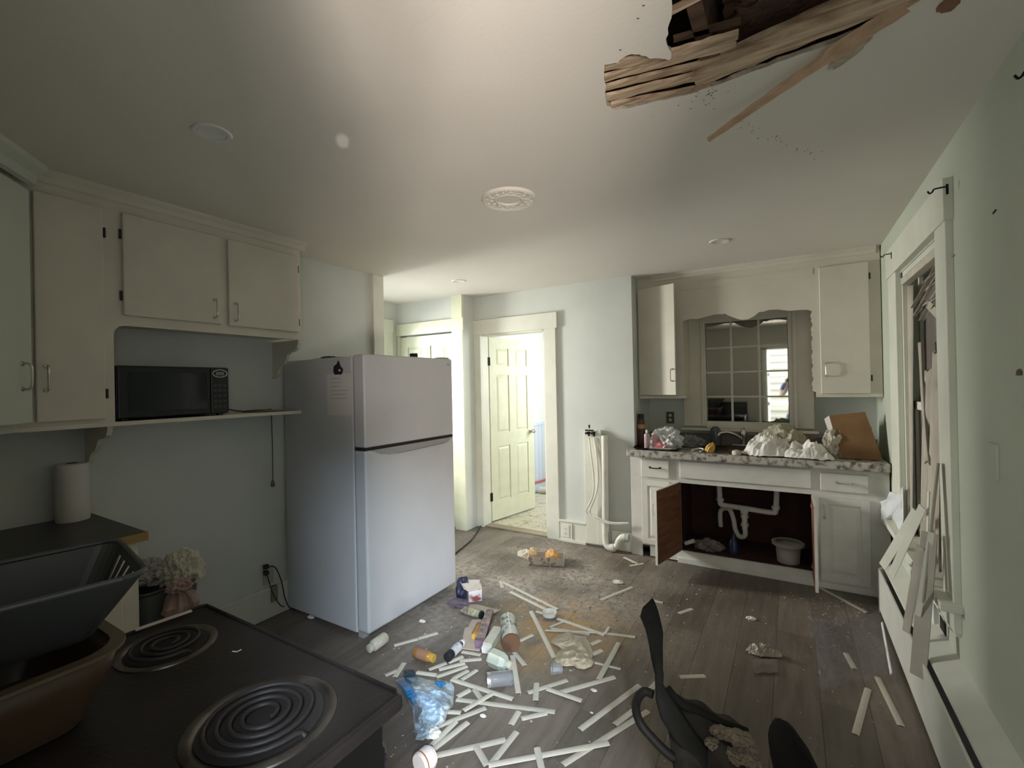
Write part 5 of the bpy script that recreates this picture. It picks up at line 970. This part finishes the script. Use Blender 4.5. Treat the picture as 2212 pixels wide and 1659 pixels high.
t = B(); poly(t, [A_-s*0.018+V(0, 0, .045), B_-s*0.018+V(0, 0, .05), B_+s*0.03+V(0, 0, .045), A_+s*0.024+V(0, 0, .04)], V(0, 0, 0.002)); part(fc_, 'top_panel', t, mat('carton_print', (0.10, 0.09, 0.11), 0.5, col2=(0.45, 0.30, 0.24), vs=22))
t = B(); poly(t, [B_-s*0.022-d*0.03+V(0, 0, .052), B_-s*0.022+V(0, 0, .053), B_+s*0.034+V(0, 0, .048), B_+s*0.034-d*0.03+V(0, 0, .048)], V(0, 0, 0.002)); poly(t, [B_-s*0.02+V(0, 0, .003), B_+s*0.03+V(0, 0, .003), B_+s*0.03+V(0, 0, .046), B_-s*0.02+V(0, 0, .05)], d*0.002); part(fc_, 'purple_end', t, PUR)
t = B(); poly(t, [A_+s*0.024+V(0, 0, .003), B_+s*0.03+V(0, 0, .003), B_+s*0.03+V(0, 0, .045), A_+s*0.024+V(0, 0, .04)], s*0.002); part(fc_, 'side_panel', t, PUR)
cr = thing('cream_carton', on(1060, 1395), 'plain cream carton box lying left of the canister end', 'carton')
A_, B_ = on(1076, 1372), on(1053, 1410); t = B(); rbox(t, A_+V(0, 0, .028), B_+V(0, 0, .028), 0.055, 0.05, bev=0.003); part(cr, 'carton_body', t, CREAMB); t = B(); rbox(t, B_+V(0, 0, .028), B_+(B_-A_).normalized()*0.022+V(0, 0, .022), 0.052, 0.035); part(cr, 'end_flap', t, PAPER)
jg = thing('milk_bottle', on(1075, 1425), 'greenish white plastic jug with brown spot, lying below the cream carton', 'bottle')
A_, B_ = on(1058, 1418, .045), on(1104, 1438, .03); A_.z = .045; B_.z = .03; M = along(A_, B_); L_ = (B_-A_).length
t = B(); lathe(t, [(0, 0), (0.040, 0.0), (0.045, 0.01), (0.045, L_*0.55), (0.036, L_*0.75), (0.019, L_*0.86), (0.019, L_)], M, 6); part(jg, 'bottle_body', t, mat('green_white', (0.50, 0.52, 0.42), 0.4, var=0.2)); t = B(); lathe(t, [(0.021, L_*0.88), (0.021, L_*1.05), (0, L_*1.05)], M, 16); part(jg, 'cap', t, CREAMB)
t = B(); c0 = A_+V(-0.0, 0, 0.0); d = (A_-B_).normalized(); cyl(t, c0+d*0.001+V(0, 0, .01), c0+d*0.003+V(0, 0, .01), 0.012, None, 12); part(jg, 'brown_spot', t, mat('brown_spot', (0.08, 0.03, 0.02), 0.6))
js = thing('plastic_jar', on(1080, 1470), 'clear plastic jar lying on its side below the jug', 'jar')
A_, B_ = on(1052, 1472, .03), on(1108, 1466, .03); A_.z = B_.z = 0.036; t = B(); M = along(A_, B_); L_ = (B_-A_).length; lathe(t, [(0, 0), (0.032, 0), (0.034, 0.006), (0.034, L_*0.9), (0.028, L_)], M, 24, cap=False); part(js, 'jar_body', t, CLEAR, smooth=True, solid=0.0015)
t = B(); lathe(t, [(0.0345, L_*0.0), (0.0345, L_*0.14)], M, 24, cap=False); part(js, 'glint_band', t, CHROME, smooth=True)  # chrome ring put on for the bluish glint of the clear plastic
# red and white carton + dark bag
rc = thing('food_carton', on(1020, 1290), 'small crushed red and white carton at the corner of the refrigerator', 'carton')
A_, B_ = on(1012, 1302), on(1042, 1298); d = (B_-A_).normalized(); s = V(-d.y, d.x, 0)
t = B(); poly(t, [A_+V(0, 0, .002), B_+V(0, 0, .002), B_+V(0, 0, .085), A_+V(0, 0, .075)], s*0.004); part(rc, 'front_panel', t, mat('red_white_print', (0.62, 0.58, 0.56), 0.5, col2=(0.30, 0.08, 0.07), vs=20, thr=(0.52, 0.6)))
t = B(); poly(t, [A_-d*0.03+s*0.01+V(0, 0, .095), A_+V(0, 0, .078), B_+V(0, 0, .088), B_+s*0.11+V(0, 0, .10), A_+s*0.12-d*0.05+V(0, 0, .115)], V(0, 0, .003)); part(rc, 'top_flap', t, mat('cream_red_print', (0.66, 0.58, 0.50), 0.5, col2=(0.40, 0.12, 0.10), vs=9, thr=(0.55, 0.6)))
t = B(); poly(t, [A_+V(0, 0, .002), A_+s*0.11+V(0, 0, .002), A_+s*0.11+V(0, 0, .08), A_+V(0, 0, .075)], d*0.003); poly(t, [B_+V(0, 0, .002), B_+s*0.11+V(0, 0, .002), B_+s*0.11+V(0, 0, .09), B_+V(0, 0, .085)], -d*0.003); part(rc, 'side_panel', t, CARDL)
t = B(); crumple(t, on(1001, 1287), (0.055, 0.06, 0.10), 71, 0.4, 3); obj('dark_bag', t, mat('navy_film', (0.02, 0.022, 0.05), 0.4), label='dark navy bag beside the red and white carton', cat='bag')
t = B(); crumple(t, on(992, 1306), (0.09, 0.05, 0.022), 72, 0.5, 3); obj('purple_wrapper', t, mat('dusty_purple', (0.16, 0.12, 0.15), 0.5, var=0.4), label='dusty purple wrapper flat in front of the navy bag', cat='wrapper')
# ring, foil cup, cloth, bags
t = B(); q = on(1187, 1330); lathe(t, [(0.038, 0.002), (0.042, 0.024), (0.047, 0.026), (0.043, 0.002)], Matrix.Translation(q), 32, cap=False); lathe(t, [(0, 0.003), (0.038, 0.003)], Matrix.Translation(q), 32, cap=False); obj('plastic_dish', t, mat('lid_cream', (0.60, 0.56, 0.48), 0.5), smooth=True, label='round cream plastic dish lying open side up', cat='dish')
q = on(1207, 1458); fcq = thing('foil_cup', q, 'small crushed silver foil cup lying in front of the cloth', 'cup')
t = B(); lathe(t, [(0.0, 0.0), (0.020, 0.0), (0.029, 0.05), (0.031, 0.055)], along(q+V(0.015, 0.01, 0.03), q+V(-0.03, -0.02, 0.036)), 9, cap=False); part(fcq, 'cup_body', t, mat('foil', (0.55, 0.57, 0.60), 0.3, 0.7, var=0.4, vs=30), solid=0.001)
t = film(B(), [(1120+x/7.9, 1300+y/7.9) for x, y in [(540, 690), (680, 570), (800, 530), (880, 500), (960, 570), (1150, 600), (1200, 680), (1260, 850), (1275, 900), (1250, 960), (1290, 1020), (1250, 1100), (1120, 1150), (1000, 1130), (940, 1090), (800, 1100), (700, 1070), (600, 1010), (650, 900), (720, 800), (620, 740)]], 0.055, 21, rings=24, fr=0.030, n=110, low=0.12); obj('cloth', t, mat('cream_cloth', (0.50, 0.43, 0.31), 0.9, var=0.2, vs=8), smooth=False, solid=0.002, label='crumpled cream cloth on the floor amid the slats', cat='cloth')
BLU = mat('blue_film', (0.01, 0.17, 0.42), 0.2); LBL = mat('pale_blue_film', (0.46, 0.56, 0.64), 0.14, col2=(0.14, 0.16, 0.15), vs=9, bump=0.5, bs=22, thr=(0.52, 0.72))
bb = thing('plastic_bag', on(935, 1560), 'glossy pale blue plastic packaging heaped beside the stove', 'bag')
ZB = lambda L: [(780+x/6.9125, 1420+y/6.9125) for x, y in L]
t = film(B(), ZB([(560, 340), (640, 290), (830, 280), (960, 320), (1060, 350), (1150, 330), (1350, 370), (1390, 450), (1380, 640), (1370, 740), (1300, 790), (1280, 870), (1250, 950), (1120, 1050), (1010, 1110), (1010, 1170), (930, 1240), (810, 1230), (790, 950), (770, 760), (700, 640), (620, 470)]), 0.12, 4, rings=22, fr=0.022, n=110); part(bb, 'film', t, LBL, solid=0.0008)
t = film(B(), ZB([(505, 350), (640, 290), (760, 370), (820, 480), (830, 600), (790, 730), (700, 640), (600, 470)]), 0.10, 9, z0=0.06, fr=0.022, n=60, low=0.5); part(bb, 'blue_print', t, BLU, solid=0.0008)
t = film(B(), ZB([(1085, 340), (1230, 345), (1270, 400), (1190, 465), (1120, 410)]), 0.04, 12, z0=0.09, fr=0.022, n=40); part(bb, 'blue_print', t, BLU, solid=0.0008)
t = film(B(), ZB([(640, 190), (770, 180), (830, 270), (760, 300), (630, 300)]), 0.06, 15, z0=0.01, fr=0.05, n=40); obj('dark_bag', t, mat('teal_dark', (0.02, 0.06, 0.09), 0.4), solid=0.001, label='dark teal bag scrap behind the blue packaging', cat='bag')
lying('ridged_bottle', 905, 1655, 932, 1632, 0.042, 0.036, mat('pink_white', (0.62, 0.55, 0.52), 0.5), mat('pink_white', (0, 0, 0)), 'ridged white bottle with brown ring, lying beside the stove', 'bottle', neck=0.9, band=(0.18, 0.26, mat('rust_ring', (0.30, 0.12, 0.04), 0.6)))
t = B(); crumple(t, on(935, 1588), (0.035, 0.03, 0.02), 88, 0.4, 3); obj('paper_wad', t, PAPER, label='pale wad beside the lower tip of blue packaging', cat='wad')
# box on the floor
bxo = thing('open_box', on(1178, 1215), 'shallow open carton with orange contents on the floor by the doorway', 'box')
A_, B_, C_ = on(1141, 1220), on(1217, 1224), on(1217, 1196); s = V(-(B_-A_).y, (B_-A_).x, 0).normalized()*0.17
t = B(); poly(t, [A_, B_, B_+V(0, 0, .065), A_+V(0, 0, .065)], s.normalized()*0.004); part(bxo, 'front_panel', t, mat('box_print', (0.30, 0.24, 0.17), 0.7, col2=(0.12, 0.10, 0.09), vs=30, thr=(0.5, 0.6)))
t = B(); poly(t, [A_+s, B_+s, B_+s+V(0, 0, .05), A_+s+V(0, 0, .05)], s.normalized()*0.004); part(bxo, 'back_panel', t, CARDL)
t = B(); poly(t, [B_, B_+s, B_+s+V(0, 0, .065), B_+V(0, 0, .065)], V(0.004, 0, 0)); part(bxo, 'side_panel', t, mat('white_grey_print', (0.60, 0.58, 0.55), 0.6, var=0.4, vs=20))
t = B(); poly(t, [A_, A_+s, A_+s+V(0, 0, .06), A_+V(0, 0, .06)], V(0.004, 0, 0)); part(bxo, 'side_panel', t, CARDL)
t = B(); poly(t, [A_, B_, B_+s, A_+s], V(0, 0, .004)); part(bxo, 'bottom', t, CARDL)
ORA = mat('orange_powder', (0.62, 0.35, 0.12), 0.85, var=0.2, vs=25, bump=0.4)
t = B(); crumple(t, A_.lerp(B_, 0.66)+s*0.5+V(0, 0, .004), (0.065, 0.06, 0.075), 91, 0.2, 4); obj('orange_sponge', t, ORA, label='orange foam lump in the open floor carton', cat='foam')
t = B(); crumple(t, A_.lerp(B_, 0.08)+s*0.6+V(0, 0, .004), (0.04, 0.05, 0.08), 92, 0.4, 4); obj('orange_wrapper', t, mat('pale_orange', (0.66, 0.46, 0.26), 0.5, var=0.3), label='pale orange wrapper at the left end of the open floor carton', cat='wrapper')
t = B(); crumple(t, on(1136, 1200), (0.07, 0.06, 0.035), 93, 0.5, 4); obj('paper_wad', t, CREAMB, label='crumpled cream paper left of the open floor carton', cat='wad')
# clear pack, films
pk = thing('plastic_pack', on(1645, 1425), 'crushed clear plastic food pack on the dark floor before the sink', 'pack')
A_ = on(1648, 1412); t = B(); sheet(t, clothy(A_, 0.085, 0.045, 0.05, 9.2, 0.25, 5), 24, 18); part(pk, 'tray', t, mat('tan_pack', (0.40, 0.33, 0.25), 0.25, var=0.4, vs=15), solid=0.001)
t = B(); sheet(t, lambda u, v: on(1628+u*52, 1425+v*30, 0.006)+V(0, 0, 0.006*noise.noise(V(u*4, v*4, 1))+0.004), 10, 8); part(pk, 'film', t, mat('grey_clear', (0.22, 0.18, 0.16), 0.15, alpha=0.4), solid=0.0006)
t = B(); sheet(t, lambda u, v: on(1745+u*165+v*25+26*noise.noise(V(v*3.3, 1, 5))*(1-2*abs(u-0.5) if False else 1)+14*noise.noise(V(u*6, v*9, 2)), 1335+v*150-u*10+34*noise.noise(V(u*3.1, 4, 9))+10*noise.noise(V(u*9, v*5, 6)), 0.004)+V(0.02*noise.noise(V(u*5, v*5, 4)), 0, 0.045*abs(noise.noise(V(u*6, v*6, 3)))+0.03*abs(noise.noise(V(u*15, v*15, 8)))), 46, 40); obj('plastic_film', t, mat('film_clear', (0.24, 0.26, 0.30), 0.05, alpha=0.15, spec=1.0), label='wide crinkled clear plastic film on the floor near the heater', cat='film')
for k, (px, py, s_, lb) in enumerate([(672, 1334, 0.022, 'small white scrap on dark floor left of the refrigerator'), (912, 1343, 0.018, 'small white scrap in front of the refrigerator'), (1283, 1492, 0.012, 'small white chip near the wide slat'), (1043, 1547, 0.012, 'small white chip below the long horizontal slat'), (1335, 1259, 0.03, 'crumpled pale scrap before the open cabinet door'), (1622, 1337, 0.022, 'small crumpled scrap in the middle of the dark floor'), (1278, 1540, 0.006, 'tiny white crumb left of the chair loop')]):
    t = B(); crumple(t, on(px, py), (s_*1.3, s_*0.8, s_*0.45), 100+k, 0.5, 3); obj('paper_scrap', t, PAPER, label=lb, cat='scrap', group='small pale scraps on the floor')
# scattered plaster crumbs
t = B()
def crumbs(n, f, s0, s1):
    for k in range(n):
        c0 = f()
        if c0 is None: continue
        s = random.uniform(s0, s1); a = random.uniform(0, PI); u = V(math.cos(a), math.sin(a), 0)*s; v = V(-u.y, u.x, 0)*random.uniform(0.3, 0.8)
        vs = [t.verts.new(c0+u), t.verts.new(c0+v), t.verts.new(c0-u*0.8), t.verts.new(c0-v), t.verts.new(c0+V(0, 0, s*random.uniform(0.3, 0.7)))]
        for i in range(4): t.faces.new((vs[i], vs[(i+1) % 4], vs[4]))
def inside(p): return p if (-2.85 < p.x < 0.42 and 0.9 < p.y < 3.93 and not (p.x < -2.1 and p.y < 2.75) and not (p.x < -0.64 and p.y < 0.7)) else None
crumbs(1500, lambda: inside(V(random.gauss(-1.6, 0.55), random.gauss(3.15, 0.45), 0.0005)), 0.003, 0.014)
crumbs(700, lambda: inside(V(random.uniform(-2.2, 0.4), random.uniform(1.2, 3.9), 0.0005)), 0.002, 0.008)
crumbs(110, lambda: inside(V(random.gauss(0.2, 0.18), random.gauss(3.7, 0.15), 0.0005)), 0.003, 0.012)
crumbs(160, lambda: V(random.uniform(-2.8, -2.1), random.uniform(4.2, 5.2), 0.0005), 0.003, 0.012)
obj('plaster_crumbs', t, CRUMB, kind='stuff', label='scattered plaster crumbs and flakes over the kitchen floor', cat='debris')
# ------------------------------------------------------------------ broken chair in the foreground
CH = mat('dark_upholstery', (0.018, 0.017, 0.014), 0.95, spec=0.1, var=0.35, vs=9, bump=0.3)
FOAM = mat('dirty_foam', (0.21, 0.165, 0.115), 1.0, var=0.4, vs=14, bump=0.8, bs=50)
chx = thing('broken_chair', (-0.2, 1.45, 0), 'overturned dark padded chair with torn cover and bent tube frame, bottom foreground', 'chair')
def cp(px, py, z): return at(px, py, 2, z)
t = B(); P = [(1412, 1297, .60, 1.5), (1405, 1318, .59, 16), (1405, 1338, .575, 21), (1414, 1365, .56, 18), (1418, 1400, .54, 13), (1421, 1430, .52, 10), (1424, 1458, .50, 6.5), (1424, 1480, .48, 6), (1432, 1505, .46, 13), (1450, 1545, .42, 22), (1480, 1590, .38, 22), (1515, 1630, .34, 20), (1550, 1680, .30, 20)]
def strap(u, v):
    f = u*(len(P)-1); i = min(int(f), len(P)-2); g = f-i; a, c = P[i], P[i+1]; px = a[0]*(1-g)+c[0]*g; py = a[1]*(1-g)+c[1]*g; z = a[2]*(1-g)+c[2]*g; w_ = a[3]*(1-g)+c[3]*g
    return cp(px+(v-0.5)*2*w_, py+(v-0.5)*(6 if f < 6 else -w_*0.5), z)+V(0, -0.02*math.sin(PI*v)*min(1, w_/12), 0.0)
sheet(t, strap, 48, 8); part(chx, 'torn_strap', t, CH, smooth=True, solid=0.012)
t = B(); tube(t, [cp(1410, 1500, .44), cp(1392, 1494, .44), cp(1377, 1510, .43), cp(1374, 1535, .42), cp(1385, 1565, .40), cp(1410, 1595, .37), cp(1440, 1625, .34), cp(1480, 1655, .31), cp(1530, 1700, .27)], 0.014, 12); part(chx, 'frame_tube', t, mat('frame_black', (0.012, 0.010, 0.008), 0.6, spec=0.2), smooth=True)
t = B(); tube(t, [cp(1440, 1490, .44), cp(1470, 1520, .42), cp(1510, 1535, .41), cp(1560, 1560, .40), cp(1615, 1578, .40)], lambda f: 0.018*(1-0.6*f), 10); part(chx, 'frame_tube', t, CH, smooth=True)
t = B(); sheet(t, lambda u, v: cp(1432+u*185+v*30, 1500+u*75+v*190, 0.36-0.05*v)+V(0, 0, 0.035*noise.noise(V(u*4, v*4, 5))+0.02*math.sin(PI*u)), 30, 30); part(chx, 'torn_cover', t, mat('brown_cover', (0.036, 0.028, 0.022), 0.9, var=0.4, vs=7), smooth=True, solid=0.01)
for k, (px, py, z, s_) in enumerate([(1560, 1580, .39, .045), (1595, 1590, .40, .05), (1545, 1605, .37, .04), (1610, 1610, .38, .045), (1575, 1630, .36, .05), (1620, 1640, .37, .04)]):
    t = B(); s_ *= 0.8; crumple(t, cp(px, py, z)-V(0, 0, 0.012), (s_, s_*0.7, s_*0.5), 120+k, 0.5, 4, fr=2.6); part(chx, 'foam_padding', t, FOAM)
t = B(); crumple(t, cp(1722, 1668, .44)-V(0, 0, 0.08), (0.055, 0.20, 0.075), 131, 0.05, 4, flat=0.9, M=Matrix.Rotation(0.25, 4, 'Z')); part(chx, 'arm_pad', t, mat('pad_black', (0.006, 0.005, 0.005), 0.8, spec=0.15), smooth=True)
t = B(); cyl(t, cp(1720, 1690, .40), V(-0.02, 1.30, 0.0), 0.014, None, 10); cyl(t, cp(1480, 1655, .31), V(-0.38, 1.55, 0.0), 0.014, None, 10); cyl(t, cp(1600, 1690, .33), V(-0.15, 1.30, 0.0), 0.014, None, 10); part(chx, 'leg', t, IRON)
# ------------------------------------------------------------------ the photographer (seen in the mirror)
pr = thing('person', (0.10, -0.42, 0), 'person in dark blue top and shorts photographing, reflected in the sink mirror', 'person')
def skin(name, pts, edges, m, root=0, parent=pr):
    me = bpy.data.meshes.new(name); me.from_pydata([p[:3] for p in pts], edges, []); me.materials.append(m); o = bpy.data.objects.new(name, me); COL.objects.link(o)
    s = o.modifiers.new('skin', 'SKIN'); 
    for i, p in enumerate(pts): sv = me.skin_vertices[0].data[i]; sv.radius = (p[3], p[4] if len(p) > 4 else p[3]); sv.use_root = i == root
    s.use_smooth_shade = True; u = o.modifiers.new('sub', 'SUBSURF'); u.levels = 2; u.render_levels = 2; o.parent = parent; return o
SKN = mat('skin', (0.42, 0.26, 0.19), 0.6); TOP = mat('navy_shirt', (0.02, 0.035, 0.12), 0.8, var=0.2); JN = mat('denim', (0.05, 0.08, 0.16), 0.9)
bd = [(0, 0, 0.95, .14, .11), (0, 0, 1.12, .13, .10), (0, 0.0, 1.30, .15, .10), (0, 0.0, 1.42, .12, .09), (0, 0.01, 1.50, .055), (0, 0.03, 1.58, .07, .08), (0, 0.04, 1.68, .075, .09),
      (-.18, 0, 1.40, .055), (-.25, .08, 1.20, .042), (-.17, .24, 1.32, .032), (-.135, .32, 1.43, .024), (.18, 0, 1.40, .055), (.24, .08, 1.20, .042), (.12, .24, 1.32, .032), (-.005, .33, 1.44, .024),
      (-.10, 0, .86, .085), (-.12, .02, .48, .055), (-.13, 0, .10, .038), (-.13, .10, .035, .035), (.10, 0, .86, .085), (.12, .02, .48, .055), (.13, 0, .10, .038), (.13, .10, .035, .035)]
bodym = skin('body', bd, [(0, 1), (1, 2), (2, 3), (3, 4), (4, 5), (5, 6), (3, 7), (7, 8), (8, 9), (9, 10), (3, 11), (11, 12), (12, 13), (0, 15), (15, 16), (16, 17), (17, 18), (0, 19), (19, 20), (20, 21), (21, 22)], SKN)
skin('shirt', [(0, 0, 0.93, .155, .125), (0, 0, 1.12, .145, .115), (0, 0, 1.30, .165, .115), (0, 0, 1.43, .125, .10), (-.18, 0, 1.41, .068), (-.225, .05, 1.29, .060), (.18, 0, 1.41, .068), (.22, .05, 1.29, .060)], [(0, 1), (1, 2), (2, 3), (3, 4), (4, 5), (3, 6), (6, 7)], TOP)
skin('shorts', [(0, 0, .97, .155, .125), (0, 0, .88, .15, .12), (-.10, 0, .80, .10), (-.115, .01, .58, .085), (.10, 0, .80, .10), (.115, .01, .58, .085)], [(0, 1), (1, 2), (2, 3), (1, 4), (4, 5)], JN)
t = B(); crumple(t, (0.10, -0.39, 1.70), (0.092, 0.10, 0.09), 200, 0.08, 3, flat=0.4); part(pr, 'hair', t, mat('hair', (0.03, 0.02, 0.015), 0.8), smooth=True)
for sx in (-1, 1):
    t = B(); crumple(t, (0.10+sx*0.028, -0.306, 1.645), (0.010, 0.006, 0.008), 201, 0.05, 2); part(pr, 'eye', t, BLACKP)
for k in range(4):
    for sx, hx_ in ((1, 0.090), (-1, -0.040)):
        xx = 0.052 if sx > 0 else -0.062
        t = B(); tube(t, [(hx_, -0.085, 1.445+k*0.016), (xx+0.016*sx, -0.055, 1.452+k*0.017), (xx+0.006*sx, -0.026, 1.456+k*0.017), (xx-0.012*sx, -0.021, 1.458+k*0.016)], 0.0075-0.0006*abs(k-1), 8); part(pr, 'finger', t, SKN, smooth=True)
for sx, hx_ in ((1, 0.088), (-1, -0.038)):
    xx = 0.052 if sx > 0 else -0.062
    t = B(); tube(t, [(hx_, -0.095, 1.44), (xx+0.01*sx, -0.068, 1.455), (xx-0.014*sx, -0.050, 1.475)], 0.009, 8); part(pr, 'thumb', t, SKN, smooth=True)
ph = thing('smartphone', (-0.01, -0.03, 1.46), 'black smartphone held up by the person, reflected in the mirror', 'phone')
part(ph, 'case', bx(-0.055, 0.045, -0.040, -0.030, 1.462, 1.534, bev=0.003), BLACKP)
part(ph, 'lens', bx(-0.045, -0.02, -0.031, -0.028, 1.50, 1.525, bev=0.001), BLACKG)
